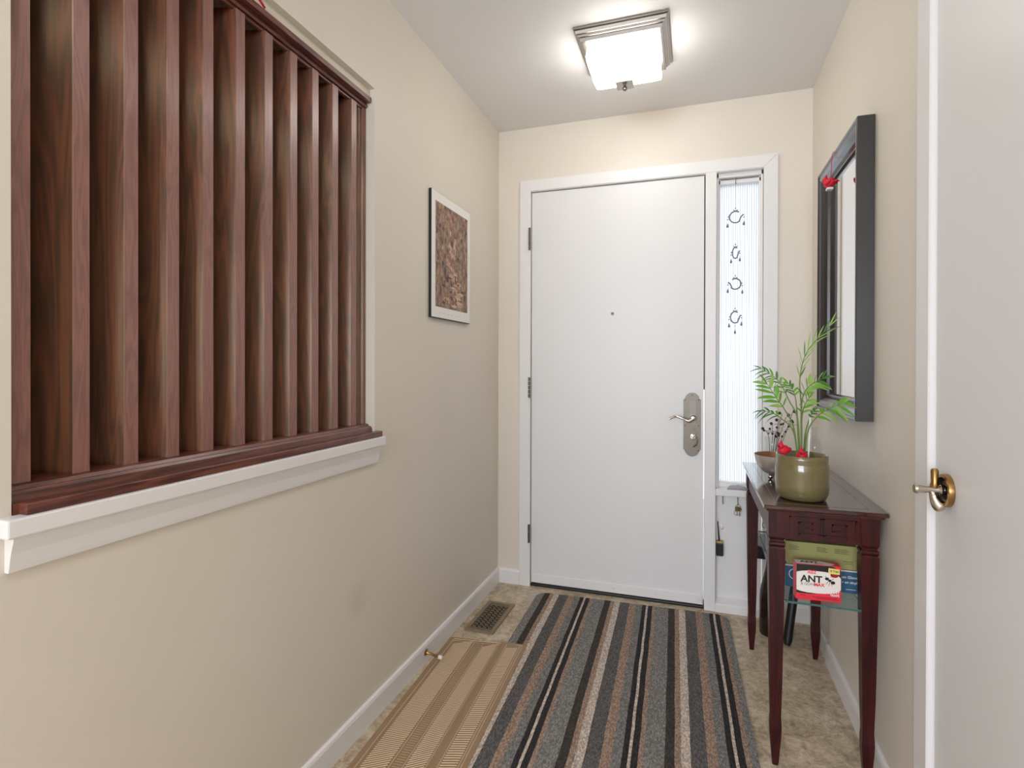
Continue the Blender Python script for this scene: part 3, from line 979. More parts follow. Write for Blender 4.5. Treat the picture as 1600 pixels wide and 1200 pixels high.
# profile: (inset from the outer edge, projection from the wall)
prof = [(0, 0.001), (0, 0.047), (0.004, 0.049), (0.010, 0.049), (0.013, 0.045), (0.024, 0.046), (0.034, 0.042), (0.046, 0.032), (0.052, 0.022), (0.055, 0.025), (0.060, 0.025), (0.063, 0.016), (0.066, 0.012), (0.066, 0.001)]
corn = [(MY0, MZ0, 1, 1), (MY1, MZ0, -1, 1), (MY1, MZ1, -1, -1), (MY0, MZ1, 1, -1)]
for s, (a, b) in enumerate(((0, 1), (1, 2), (2, 3), (3, 0))):
    bm = bmesh.new()
    rows = []
    for c in (corn[a], corn[b]):
        rows.append([bm.verts.new((XR - pr, c[0] + c[2] * ins, c[1] + c[3] * ins)) for ins, pr in prof])
    n = len(prof)
    for k in range(n):
        bm.faces.new((rows[0][k], rows[0][(k + 1) % n], rows[1][(k + 1) % n], rows[1][k]))
    fin('frame_side', bm, FRAME, mr)
box('mirror_glass', XR - 0.014, XR - 0.008, MY0 + 0.06, MY1 - 0.06, MZ0 + 0.06, MZ1 - 0.06, mat('mirror_silver', rgb(240, 240, 238), 0.01, 1.0), mr)

# ------------------------------------------------------------------ console table
TT = 0.770
ct = tag(empty('console_table', (0.353, 2.11, 0)), 'dark mahogany console table with carved apron and glass lower shelf', 'table')
bm = bmesh.new()
pr_ = [(0, 0.0), (0.0, -0.012), (-0.004, -0.014), (-0.010, -0.020)]
lv_ = []
for ins, dz in ((0.002, 0.0), (0.0, -0.002), (0.0, -0.010), (0.006, -0.013), (0.010, -0.020)):
    lv_.append([bm.verts.new((x, y, TT + dz)) for x, y in ((0.195 + ins, 1.734 + ins), (0.508 - ins, 1.734 + ins), (0.508 - ins, 2.490 - ins), (0.195 + ins, 2.490 - ins))])
for a, b in zip(lv_, lv_[1:]):
    for k in range(4):
        bm.faces.new((a[k], a[(k + 1) % 4], b[(k + 1) % 4], b[k]))
bm.faces.new(lv_[0]); bm.faces.new(lv_[-1])
top = fin('table_top', bm, MAHOG_T, ct)
bm = bmesh.new()
for a, b, c, d in ((0.232, 0.2335, 1.772, 2.452), (0.469, 0.4705, 1.772, 2.452), (0.232, 0.4705, 1.772, 1.7735), (0.232, 0.4705, 2.4505, 2.452)):
    bbox(bm, a, b, c, d, TT - 0.0002, TT + 0.0003)
fin('inlay_line', bm, mat('inlay_pale', rgb(120, 96, 96), 0.25), top)
LX = (0.232, 0.467)
LY = (1.7685, 2.4555)
def leg(cx, cy):
    bm = bmesh.new()
    levels = [(0.0228, 0.7502), (0.0228, 0.676), (0.0215, 0.672), (0.0185, 0.667), (0.0185, 0.663), (0.0222, 0.659), (0.0228, 0.654), (0.0215, 0.650), (0.0195, 0.647), (0.0222, 0.642), (0.0222, 0.636),
              (0.0192, 0.45), (0.0163, 0.24), (0.0142, 0.148), (0.0150, 0.130), (0.0158, 0.113), (0.0148, 0.085), (0.0088, 0.012), (0.0080, 0.0)]
    prev = None
    for h, z in levels:
        vv = [bm.verts.new((cx + sx * h, cy + sy * h, z)) for sx, sy in ((-1, -1), (1, -1), (1, 1), (-1, 1))]
        if prev:
            for k in range(4):
                bm.faces.new((prev[k], prev[(k + 1) % 4], vv[(k + 1) % 4], vv[k]))
        else:
            bm.faces.new(vv)
        prev = vv
    bm.faces.new(prev)
    es = [e for e in bm.edges if abs(e.verts[0].co.z - e.verts[1].co.z) > 0.003]
    bmesh.ops.bevel(bm, geom=es, offset=0.0022, segments=2, affect='EDGES')
    return fin('leg', bm, MAHOG, ct)
for x in LX:
    for y in LY:
        leg(x, y)
ap = box('end_apron', 0.2545, 0.4445, 1.752, 1.768, 0.672, 0.7502, MAHOG, ct)
box('end_apron', 0.2545, 0.4445, 2.456, 2.472, 0.672, 0.7502, MAHOG, ct)
box('front_apron', 0.2155, 0.232, 1.7915, 2.4325, 0.672, 0.7502, MAHOG, ct)
box('back_apron', 0.467, 0.4835, 1.7915, 2.4325, 0.672, 0.7502, MAHOG, ct)
# carved Greek key: two mirrored squared spirals raised on the end apron
def key(x0, flip):
    w, h = 0.080, 0.052
    z0 = 0.685
    pts = [(0, 0), (0, 1), (1, 1), (1, 0.10), (0.30, 0.10), (0.30, 0.72), (0.72, 0.72), (0.72, 0.38), (0.52, 0.38)]
    bm = bmesh.new()
    t = 0.0042
    P = [((x0 + (1 - a) * w if flip else x0 + a * w), z0 + b * h) for a, b in pts]
    for (xa, za), (xb, zb) in zip(P, P[1:]):
        bbox(bm, min(xa, xb) - t / 2, max(xa, xb) + t / 2, 1.7488, 1.7525, min(za, zb) - t / 2, max(za, zb) + t / 2)
    fin('greek_key', bm, MAHOG, ap)
key(0.2665, False)
key(0.3535, True)
GLASS = mat('clear_glass', (0.90, 0.96, 0.95, 1), 0.02)
def thin_glass(name, tint, amount=0.10):
    m = bpy.data.materials.new(name)
    m.use_nodes = True
    m.node_tree.nodes.clear()
    out = N(m, 'ShaderNodeOutputMaterial')
    tp = N(m, 'ShaderNodeBsdfTransparent'); tp.inputs['Color'].default_value = tint
    gl = N(m, 'ShaderNodeBsdfGlossy'); gl.inputs['Roughness'].default_value = 0.03
    fz = N(m, 'ShaderNodeLayerWeight'); fz.inputs['Blend'].default_value = 0.5
    pw = N(m, 'ShaderNodeMath', operation='POWER'); pw.inputs[1].default_value = 4.5
    ad = N(m, 'ShaderNodeMath', operation='MULTIPLY_ADD'); ad.inputs[1].default_value = 0.55; ad.inputs[2].default_value = 0.015 + amount * 0.1
    mx = N(m, 'ShaderNodeMixShader')
    Lk(m, fz, 'Facing', pw, 0); Lk(m, pw, 0, ad, 0); Lk(m, ad, 0, mx, 0); Lk(m, tp, 0, mx, 1); Lk(m, gl, 0, mx, 2)
    Lk(m, mx, 0, out, 'Surface')
    return m
TGL = thin_glass('shelf_glass', (0.86, 0.95, 0.94, 1))
EDGEG = mat('glass_edge_green', rgb(60, 98, 100), 0.1)
SHZ = 0.486
GX0, GX1, GY0, GY1 = 0.2555, 0.4600, 1.752, 2.462
bm = bmesh.new()
vv = bbox(bm, GX0, GX1, GY0, GY1, SHZ, SHZ + 0.006)
bm.faces.ensure_lookup_table()
for f in bm.faces:
    f.material_index = 0 if abs(f.normal.z) > 0.5 else 1
bmesh.ops.recalc_face_normals(bm, faces=bm.faces)
for f in bm.faces:
    f.material_index = 0 if abs(f.normal.z) > 0.5 else 1
sh = fin('glass_shelf', bm, [TGL, EDGEG], ct)
sh['label'] = 'clear glass lower shelf with greenish edge'
for x in (GX0 - 0.002, GX1 - 0.006):
    for y in (GY0 + 0.02, GY1 - 0.024):
        box('shelf_clip', x, x + 0.008, y - 0.005, y + 0.005, SHZ - 0.006, SHZ - 0.0002, CHROME, ct, 0.001)

# ------------------------------------------------------------------ boxes on the glass shelf
SZ = SHZ + 0.0062
RED = mat('box_red', rgb(226, 48, 66), 0.4)
WHT = mat('box_white', rgb(232, 226, 220), 0.4)
BLK = mat('box_black', rgb(26, 20, 20), 0.4)
YEL = mat('sticker_yellow', rgb(226, 212, 120), 0.45)
GRY = mat('box_grey_print', rgb(170, 162, 158), 0.4)
ab_rot = math.radians(4)
ABC = Vector((0.287, 1.776, SZ))
abx = Vector((math.cos(ab_rot), math.sin(ab_rot), 0))
aby = Vector((-math.sin(ab_rot), math.cos(ab_rot), 0))
ab = tag(empty('ant_trap_box', ABC), 'small red, white and black ant trap box on the glass shelf', 'box')
AM = Matrix(((abx.x, aby.x, 0, ABC.x), (abx.y, aby.y, 0, ABC.y), (0, 0, 1, ABC.z), (0, 0, 0, 1)))
AW, AD, AH = 0.118, 0.036, 0.104
box('carton', 0, AW, 0, AD, 0, AH, RED, ab, 0.0006, AM)
def ab_poly(name, pts, m, off, par=ab, face='front'):
    bm = bmesh.new()
    if face == 'front':
        vv = prism(bm, pts, -off, -off + 0.0002, 'y')
    else:
        vv = prism(bm, pts, AH + off - 0.0002, AH + off, 'z')
    for v in bm.verts:
        v.co = AM @ v.co
    return fin(name, bm, m, par)
# black arch band, white oval field, red base
black_pts = [(0.001, 0.020), (0.001, AH - 0.001), (AW * 0.80, AH - 0.001), (AW - 0.001, AH - 0.010), (AW - 0.001, 0.072)]
black_pts += [(AW * (0.98 - 0.98 * k / 12), 0.018 + 0.038 * max(0, (1 - k / 8)) ** 1.6) for k in range(1, 12)]
ab_poly('black_band', black_pts, BLK, 0.0003)
wh = []
for k in range(28):
    a = 2 * PI * k / 28
    ca, sa = math.cos(a), math.sin(a)
    wh.append((min(AW - 0.001, max(0.001, 0.052 + 0.074 * math.copysign(abs(ca) ** 0.8, ca))), 0.0535 + 0.0325 * math.copysign(abs(sa) ** 0.85, sa)))
ab_poly('white_field', wh, WHT, 0.0005)
ab_poly('red_corner', [(AW * 0.80, AH - 0.001), (AW - 0.001, AH - 0.001), (AW - 0.001, AH - 0.012)], RED, 0.0006)
ab_poly('brand_badge', [(0.030, 0.078), (0.052, 0.077), (0.052, 0.087), (0.030, 0.088)], RED, 0.0008)
ab_poly('yellow_sticker', [(0.084, 0.082), (0.114, 0.080), (0.114, 0.096), (0.085, 0.098)], YEL, 0.0009)
ab_poly('red_cap', [(0.090, 0.0815), (0.110, 0.080), (0.110, 0.074), (0.104, 0.071), (0.094, 0.0715), (0.090, 0.075)], mat('box_dark_red', rgb(150, 24, 40), 0.4), 0.0008)
def ab_text(s, size, x, z, m, bold=0.0, sx=1.0, off=0.0011, top=False):
    if top:
        o = AM @ Vector((x, z, AH + 0.0006))
        return lettering(s, size, o, abx, aby, m, ab, depth=0.0001, bold=bold, sx=sx)
    o = AM @ Vector((x, -off, z))
    return lettering(s, size, o, abx, (0, 0, 1), m, ab, depth=0.0001, bold=bold, sx=sx)
ab_text('Ortho', 0.010, 0.0305, 0.0795, WHT, 0.0002)
ab_text('ANT', 0.027, 0.012, 0.053, BLK, 0.0008, 1.02)
ab_text('B GON', 0.011, 0.012, 0.043, GRY, 0.0003)
ab_text('MAX', 0.012, 0.047, 0.0425, RED, 0.0005, 1.05)
ab_text('ANT', 0.0105, 0.0925, 0.0245, WHT, 0.0003)
ab_text('TRAPS', 0.0085, 0.0890, 0.0165, WHT, 0.0003)
ab_text('18 Traps', 0.008, 0.0875, 0.087, BLK, 0.0001, 0.85)
for (x0, x1, z) in ((0.044, 0.108, 0.010), (0.054, 0.112, 0.006), (0.010, 0.026, 0.012)):
    box('fine_print', x0, x1, -0.0006, -0.0002, z, z + 0.0016, MATS['box_dark_red'], ab, 0, AM)
# printed ant
bm = bmesh.new()
for cx_, cz_, rx, rz in ((0.081, 0.066, 0.0055, 0.0042), (0.0885, 0.0615, 0.0045, 0.0035), (0.0965, 0.056, 0.006, 0.0048)):
    prism(bm, [(cx_ + rx * math.cos(2 * PI * k / 12), cz_ + rz * math.sin(2 * PI * k / 12)) for k in range(12)], -0.0011, -0.0009, 'y')
for xa, za, xb, zb in ((0.086, 0.061, 0.078, 0.050), (0.089, 0.060, 0.086, 0.046), (0.092, 0.058, 0.094, 0.046), (0.080, 0.069, 0.076, 0.074), (0.092, 0.063, 0.099, 0.068)):
    d = Vector((xb - xa, zb - za)).normalized(); n_ = Vector((-d.y, d.x)) * 0.0005
    prism(bm, [(xa + n_.x, za + n_.y), (xa - n_.x, za - n_.y), (xb - n_.x, zb - n_.y), (xb + n_.x, zb + n_.y)], -0.0011, -0.0009, 'y')
for v in bm.verts:
    v.co = AM @ v.co
fin('printed_ant', bm, BLK, ab)
# top panel
ab_poly('top_white', [(0.001, 0.001), (AW * 0.78, 0.001), (AW * 0.9, 0.016), (AW * 0.6, AD - 0.001), (0.001, AD - 0.001)], WHT, 0.0003, face='top')
ab_text('ANT', 0.022, 0.014, 0.013, BLK, 0.0006, 1.1, top=True)
ab_text('MAX', 0.010, 0.050, 0.003, RED, 0.0003, 1.1, top=True)

def carton_box(name, x0, x1, y0, y1, z0, z1, m, label):
    t = tag(empty(name, ((x0 + x1) / 2, (y0 + y1) / 2, z0)), label, 'box')
    box('carton', x0, x1, y0, y1, z0, z1, m, t, 0.0008)
    return t
gb = carton_box('glove_box', 0.272, 0.466, 1.868, 1.975, SZ, SZ + 0.068, mat('glove_box_blue', rgb(46, 96, 128), 0.45), 'blue and white vinyl glove box lying on the glass shelf')
box('white_edge', 0.2715, 0.4665, 1.8676, 1.869, SZ + 0.0645, SZ + 0.0682, WHT, gb)
lettering('on Gloves', 0.0112, (0.4255, 1.8677, SZ + 0.044), (1, 0, 0), (0, 0, 1), WHT, gb, depth=0.0001, bold=0.0002)
lettering('r en vinyle', 0.0108, (0.4255, 1.8677, SZ + 0.029), (1, 0, 0), (0, 0, 1), WHT, gb, depth=0.0001, bold=0.0002)
box('fine_print', 0.436, 0.462, 1.8675, 1.868, SZ + 0.0105, SZ + 0.012, WHT, gb)
bm = bmesh.new()
lathe(bm, [(0.017, 0), (0.017, 0.0003), (0.0145, 0.0003), (0.0145, 0)], (0.298, 1.868, SZ + 0.040), (0, -1, 0), 24)
fin('round_mark', bm, WHT, gb)
ok = carton_box('olive_carton', 0.276, 0.464, 1.872, 1.985, SZ + 0.0685, SZ + 0.140, mat('olive_card', rgb(160, 156, 96), 0.55), 'olive green carton resting on top of the blue glove box')
box('lid', 0.272, 0.4655, 1.8685, 1.988, SZ + 0.104, SZ + 0.1405, MATS['olive_card'], ok, 0.0008)
bm = bmesh.new()
for x0, x1 in ((0.282, 0.310), (0.358, 0.388), (0.405, 0.445)):
    for k in range(4):
        bbox(bm, x0, x1 - 0.006 * (k % 2), 1.8681, 1.8687, SZ + 0.116 + k * 0.004, SZ + 0.1175 + k * 0.004)
bbox(bm, 0.43, 0.455, 1.8716, 1.8722, SZ + 0.092, SZ + 0.094)
bbox(bm, 0.435, 0.455, 1.8716, 1.8722, SZ + 0.086, SZ + 0.0875)
fin('fine_print', bm, mat('olive_ink', rgb(96, 92, 56), 0.6), ok)['kind'] = 'stuff'

# ------------------------------------------------------------------ things under the table
bm = bmesh.new()
lathe(bm, [(0, 0.004), (0.044, 0.0), (0.047, 0.006), (0.047, 0.15), (0.044, 0.19), (0.034, 0.235), (0.022, 0.29), (0.017, 0.33), (0.016, 0.43), (0.019, 0.436), (0.019, 0.45), (0.013, 0.45), (0.013, 0.43)], (0.325, 2.625, 0), (0, 0, 1), 28)
AMBER = mat('dark_brown_glass', rgb(34, 16, 10), 0.12)
tag(fin('floor_bottle', bm, AMBER, smooth=True, angle=0.7, org=(0.325, 2.625, 0)), 'tall dark brown glass bottle standing on the floor under the table', 'bottle')
um = tag(empty('black_umbrella', (0.375, 2.53, 0)), 'black rod with a white barcode label leaning under the console table', 'umbrella')
u0, u1 = Vector((0.376, 2.532, 0.004)), Vector((0.470, 2.66, 0.60))
bm = bmesh.new()
tube(bm, [u0, u0.lerp(u1, 0.03), u0.lerp(u1, 0.5), u0.lerp(u1, 0.75), u1], [0.013, 0.0175, 0.0175, 0.016, 0.009], 14)
fin('folded_canopy', bm, BLACK, um, True, angle=0.8)
d = (u1 - u0).normalized()
sd = d.cross(Vector((0, 1, 0))).normalized()
fn = sd.cross(d).normalized()
if fn.y > 0:
    fn = -fn
def lab(a, b, w, off, m, nm, par):
    bm = bmesh.new()
    p, q = u0.lerp(u1, a), u0.lerp(u1, b)
    vv = [p - sd * w + fn * off, p + sd * w + fn * off, q + sd * w + fn * off, q - sd * w + fn * off]
    A_ = [bm.verts.new(v) for v in vv]
    B_ = [bm.verts.new(v - fn * 0.004) for v in vv]
    bm.faces.new(A_); bm.faces.new(B_)
    for k in range(4):
        bm.faces.new((A_[k], A_[(k + 1) % 4], B_[(k + 1) % 4], B_[k]))
    return fin(nm, bm, m, par)
lb = lab(0.40, 0.58, 0.008, 0.0180, WHT, 'barcode_label', um)
for k in range(11):
    a = 0.41 + k * 0.0125
    lab(a, a + 0.004 + 0.003 * (k % 3 == 0), 0.0065, 0.0183, BLK, 'bar', lb)

# ------------------------------------------------------------------ things on the table top
PC = Vector((0.315, 1.862, TT))
pp = tag(empty('potted_palm', PC), 'small parlor palm in a glazed olive green pot on the table', 'plant')
OLIVE = mat('olive_glaze', rgb(110, 100, 66), 0.18)
OLIVE.node_tree.nodes['Principled BSDF'].inputs['Coat Weight'].default_value = 0.5
bm = bmesh.new()
lathe(bm, [(0, 0.003), (0.055, 0.0), (0.066, 0.004), (0.0725, 0.020), (0.0745, 0.05), (0.0745, 0.088), (0.073, 0.106), (0.0710, 0.112), (0.0722, 0.115), (0.0712, 0.118), (0.0722, 0.122), (0.0715, 0.132), (0.068, 0.135), (0.065, 0.132), (0.065, 0.100)], PC, (0, 0, 1), 48)
fin('pot', bm, OLIVE, pp, True, angle=1.2)
bm = bmesh.new()
lathe(bm, [(0, 0.112), (0.064, 0.108)], PC, (0, 0, 1), 24)
fin('soil', bm, mat('potting_soil', rgb(40, 30, 24), 0.95), pp)
LEAF = [mat('leaf_green', rgb(116, 182, 58), 0.4), mat('leaf_pale', rgb(162, 200, 106), 0.4), mat('leaf_deep', rgb(84, 138, 62), 0.4)]
for m in LEAF:
    m.node_tree.nodes['Principled BSDF'].inputs['Transmission Weight'].default_value = 0.0
    b = m.node_tree.nodes['Principled BSDF']
    nt = m.node_tree
    tl = nt.nodes.new('ShaderNodeBsdfTranslucent')
    tl.inputs['Color'].default_value = b.inputs['Base Color'].default_value
    mx = nt.nodes.new('ShaderNodeMixShader'); mx.inputs[0].default_value = 0.35
    nt.links.new(b.outputs[0], mx.inputs[1]); nt.links.new(tl.outputs[0], mx.inputs[2])
    nt.links.new(mx.outputs[0], nt.nodes['Material Output'].inputs['Surface'])
STEM = mat('palm_stem', rgb(104, 128, 62), 0.5)
def leaflet(base, direc, length, width, droop, m, parent):
    direc = direc.normalized()
    side = direc.cross(Vector((0, 0, 1)))
    side = side.normalized() if side.length > 1e-3 else Vector((1, 0, 0))
    # turn the blade partly towards the viewer so the flat shows
    side = (side * 0.75 + direc.cross(Vector((0.1, -1, 0.1))).normalized() * 0.6).normalized()
    nrm = side.cross(direc)
    prof_ = [0.25, 0.8, 1.0, 0.85, 0.55, 0.04]
    bm = bmesh.new()
    rows = []
    for i, w in enumerate(prof_):
        t = i / (len(prof_) - 1)
        p = base + direc * length * t + Vector((0, 0, -1)) * droop * t * t * length
        rows.append((bm.verts.new(p - side * width * w), bm.verts.new(p - nrm * width * 0.25 * w), bm.verts.new(p + side * width * w)))
    for a, b in zip(rows, rows[1:]):
        bm.faces.new((a[0], a[1], b[1], b[0])); bm.faces.new((a[1], a[2], b[2], b[1]))
    return fin('leaflet', bm, m, parent, True)
def frond(px_pts, ys, start, count, ln, wd, spread, droop, mi=0, taper=0.6):
    ctrl = [ony(px, py, y) for (px, py), y in zip(px_pts, ys)]
    ctrl = [Vector((PC.x + (ctrl[0].x - PC.x) * 0.4, PC.y + (ys[0] - PC.y) * 0.4, TT + 0.105))] + ctrl
    pts = spline(ctrl, 28)
    bm = bmesh.new()
    tube(bm, pts, [0.0026 - 0.0019 * i / 28 for i in range(29)], 6)
    st = fin('frond', bm, STEM, pp, True)
    for k in range(count):
        f = start + (1 - start) * (k / max(1, count - 1))
        idx = min(27, int(f * 28))
        p = pts[idx].lerp(pts[idx + 1], f * 28 - idx) if idx < 28 else pts[-1]
        tg = (pts[min(idx + 1, 28)] - pts[max(idx - 1, 0)]).normalized()
        w_ = tg.cross(Vector((0, -1, 0.15))).normalized()
        for s in (-1, 1):
            if k == count - 1 and s == 1:
                dd = tg
            else:
                dd = tg * (0.75 + 0.5 * f) + w_ * s * spread + Vector((rnd.uniform(-.1, .1), rnd.uniform(-.25, .25), rnd.uniform(-.1, .1)))
            L_ = ln * (1 - taper * abs(f - (start + 1) / 2) * 1.3) * rnd.uniform(0.85, 1.12)
            leaflet(p, dd, L_, wd * rnd.uniform(0.8, 1.1), droop * rnd.uniform(0.5, 1.4), LEAF[(mi + (rnd.random() < 0.3)) % 3], st)
frond([(1252, 640), (1250, 590), (1262, 548), (1296, 510)], [1.86, 1.86, 1.86, 1.88], 0.5, 9, 0.066, 0.0024, 0.35, 0.1, 1)
frond([(1246, 655), (1234, 628), (1216, 595), (1190, 576)], [1.86, 1.87, 1.88, 1.90], 0.6, 8, 0.044, 0.0036, 0.75, 0.5, 2)
frond([(1240, 668), (1226, 640), (1212, 620), (1199, 600)], [1.85, 1.84, 1.83, 1.82], 0.55, 6, 0.058, 0.0082, 0.95, 0.2, 0)
frond([(1252, 650), (1255, 618), (1266, 602), (1284, 592)], [1.85, 1.83, 1.82, 1.80], 0.5, 7, 0.050, 0.0070, 0.9, 0.25, 1)
frond([(1262, 675), (1276, 652), (1296, 638), (1316, 631)], [1.85, 1.84, 1.82, 1.80], 0.5, 6, 0.054, 0.0078, 0.8, 0.55, 0)
frond([(1240, 675), (1222, 655), (1206, 645), (1190, 642)], [1.88, 1.90, 1.92, 1.94], 0.6, 5, 0.042, 0.0045, 0.7, 0.5, 2)
frond([(1252, 668), (1254, 645), (1258, 632), (1264, 622)], [1.84, 1.82, 1.80, 1.79], 0.5, 5, 0.042, 0.0065, 0.8, 0.3, 0)
frond([(1246, 660), (1244, 630), (1240, 612), (1232, 600)], [1.88, 1.90, 1.92, 1.93], 0.65, 5, 0.038, 0.004, 0.8, 0.3, 2)
frond([(1258, 680), (1263, 660), (1268, 648), (1274, 640)], [1.88, 1.90, 1.91, 1.92], 0.65, 4, 0.03, 0.0035, 0.7, 0.5, 2)

CARD = mat('cardinal_red', rgb(206, 18, 48), 0.6)
noise_bump(CARD, 200, 0.3, 0.001)
def bird(name, c, s, heading, pitch, label, group=None, tail_len=1.0):
    """small red bird: body, head with crest, tail, wings, beak"""
    c = Vector(c)
    t = tag(empty(name, c), label, 'ornament', group)
    M = (Matrix.Rotation(heading, 3, 'Z') @ Matrix.Rotation(pitch, 3, 'Y'))
    def P(x, y, z):
        return c + M @ Vector((x * s, y * s, z * s))
    bm = bmesh.new()
    ball(bm, P(0, 0, 0.5), s * 0.42, 1.35, 0.95, 1.0, 18, M)
    fin('body', bm, CARD, t, True)
    bm = bmesh.new()
    ball(bm, P(0.5, 0, 0.92), s * 0.27, 1, 0.95, 1, 16, M)
    lathe(bm, [(s * 0.2, 0), (s * 0.10, s * 0.2), (0, s * 0.36)], P(0.45, 0, 1.05), M @ Vector((-0.35, 0, 1)), 12)
    h = fin('head', bm, CARD, t, True)
    bm = bmesh.new()
    lathe(bm, [(s * 0.1, 0), (0, s * 0.2)], P(0.74, 0, 0.9), M @ Vector((1, 0, -0.1)), 10)
    fin('beak', bm, BLACK, h, True)
    bm = bmesh.new()
    w = [P(-0.35, -0.14, 0.5), P(-0.35, 0.14, 0.5), P(-0.95 * tail_len, 0.17, 0.34), P(-0.95 * tail_len, -0.17, 0.34)]
    a = [bm.verts.new(v) for v in w]; b = [bm.verts.new(v - M @ Vector((0, 0, 0.09 * s))) for v in w]
    bm.faces.new(a); bm.faces.new(b[::-1])
    for k in range(4):
        bm.faces.new((a[k], a[(k + 1) % 4], b[(k + 1) % 4], b[k]))
    fin('tail', bm, CARD, t)
    for sy in (-1, 1):
        bm = bmesh.new()
        ball(bm, P(-0.12, 0.38 * sy, 0.52), s * 0.32, 1.4, 0.25, 0.7, 12, M)
        fin('wing', bm, CARD, t, True)
    return t
p1 = ony(1226, 706, 1.80)
bird('red_bird', (p1.x, 1.812, TT + 0.1355), 0.034, math.radians(232), 0.05, 'red felt bird perched higher, over the rim of the green pot')
bird('red_bird', (0.308, 1.818, TT + 0.121), 0.032, math.radians(255), 0.1, 'red felt bird tucked low among the palm stems in the pot')
# white stake in the pot
bm = bmesh.new()
s0 = ony(1263, 716, 1.845); s1 = ony(1266, 652, 1.86)
tube(bm, [(s0.x, 1.845, TT + 0.108), s0, s1], [0.0022, 0.0022, 0.0026], 8)
tag(fin('plant_stake', bm, WHITEP, smooth=True, org=(s0.x, 1.845, TT + 0.108)), 'thin white stake pushed upright into the palm pot', 'stake')

# metal bowl on ball feet
BC = Vector((0.292, 2.155, TT))
bw = tag(empty('footed_bowl', BC), 'shallow silvery bowl with copper inside on small ball feet', 'bowl')
BOWLM = mat('bowl_metal', rgb(196, 184, 176), 0.25, 0.6)
bm = bmesh.new()
lathe(bm, [(0, 0.014), (0.032, 0.014), (0.056, 0.026), (0.073, 0.048), (0.081, 0.074), (0.083, 0.087), (0.0795, 0.086)], BC, (0, 0, 1), 40)
fin('outer_shell', bm, BOWLM, bw, True, angle=1.2)
bm = bmesh.new()
lathe(bm, [(0.0800, 0.0858), (0.0705, 0.052), (0.053, 0.032), (0.028, 0.022), (0, 0.021)], BC, (0, 0, 1), 40)
fin('inner_shell', bm, mat('bowl_copper', rgb(178, 132, 100), 0.3, 0.7), bw, True)
for k in range(3):
    a = 2 * PI * k / 3 + 3.6
    bm = bmesh.new()
    ball(bm, (BC.x + 0.034 * math.cos(a), BC.y + 0.034 * math.sin(a), TT + 0.0092), 0.009, seg=14)
    fin('ball_foot', bm, CHROME, bw, True)
# clear bottle with pale blue liquid
GB = Vector((0.405, 2.16, TT))
gl = tag(empty('glass_bottle', GB), 'clear glass bottle with pale blue liquid behind the palm', 'bottle')
CLEAR = thin_glass('thin_clear_glass', (0.93, 0.96, 0.97, 1), 0.3)
bm = bmesh.new()
lathe(bm, [(0, 0.002), (0.021, 0.0), (0.023, 0.004), (0.023, 0.120), (0.019, 0.138), (0.008, 0.155), (0.008, 0.178), (0.010, 0.180), (0.010, 0.188), (0.007, 0.188)], GB, (0, 0, 1), 28)
fin('body', bm, CLEAR, gl, True, angle=1.0)
bm = bmesh.new()
lathe(bm, [(0, 0.005), (0.0205, 0.005), (0.0205, 0.095), (0, 0.095)], GB, (0, 0, 1), 24)
fin('liquid', bm, thin_glass('blue_liquid', (0.70, 0.86, 0.90, 1), 0.1), gl, True, angle=0.8)
# dried stems in a clear vase
DV = Vector((0.295, 2.36, TT))
dv = tag(empty('dried_stem_vase', DV), 'clear vase of dried stems with dark berries behind the bowl', 'vase')
bm = bmesh.new()
lathe(bm, [(0, 0.003), (0.028, 0.0), (0.030, 0.006), (0.026, 0.05), (0.022, 0.09), (0.028, 0.125), (0.027, 0.125)], DV, (0, 0, 1), 24)
fin('vase', bm, CLEAR, dv, True)
DRY = mat('dry_stem', rgb(120, 96, 84), 0.8)
BERRY = mat('dark_berry', rgb(46, 26, 36), 0.5)
SILV = mat('silver_leaf', rgb(170, 178, 166), 0.6)
for tip in ((1196, 672), (1206, 660), (1218, 655), (1228, 652), (1236, 660), (1240, 640), (1212, 676), (1222, 646)):
    e = ony(tip[0], tip[1], 2.36 + rnd.uniform(-0.04, 0.04))
    pts = spline([(DV.x + rnd.uniform(-.01, .01), DV.y + rnd.uniform(-.01, .01), TT + 0.01), (DV.x * 0.5 + e.x * 0.5, DV.y, TT + 0.12), e], 10)
    bm = bmesh.new()
    tube(bm, pts, 0.0012, 5)
    st = fin('stem', bm, DRY, dv, True)
    for k in range(5):
        i = 10 - k
        p = pts[i] + Vector((rnd.uniform(-.012, .012), rnd.uniform(-.01, .01), rnd.uniform(-.01, .008)))
        bm = bmesh.new()
        if k % 2 == 0:
            ball(bm, p, 0.0045 if k else 0.006, seg=10)
            fin('berry', bm, BERRY, st, True)
        else:
            bm.free()
            leaflet(pts[i], Vector((rnd.uniform(-1, 1), rnd.uniform(-.4, .4), rnd.uniform(-.1, .7))), 0.03, 0.004, 0.2, SILV, st)

# ------------------------------------------------------------------ bird ornament hanging on the mirror
bd = bird('hanging_bird', (0.450, 2.160, 1.796), 0.040, math.radians(118), 0.1, 'red bird ornament hanging from the top of the mirror frame')
bm = bmesh.new()
tube(bm, spline([(0.452, 2.158, 1.84), (0.455, 2.164, 1.885), (0.458, 2.168, 1.920), (0.468, 2.169, 1.928)], 10), 0.0011, 6)
fin('hanging_string', bm, CARD, bd, True)
bm = bmesh.new()
bbox(bm, 0.438, 0.458, 2.148, 2.172, 1.790, 1.798, 0.002)
fin('white_clip', bm, WHITEP, bd)

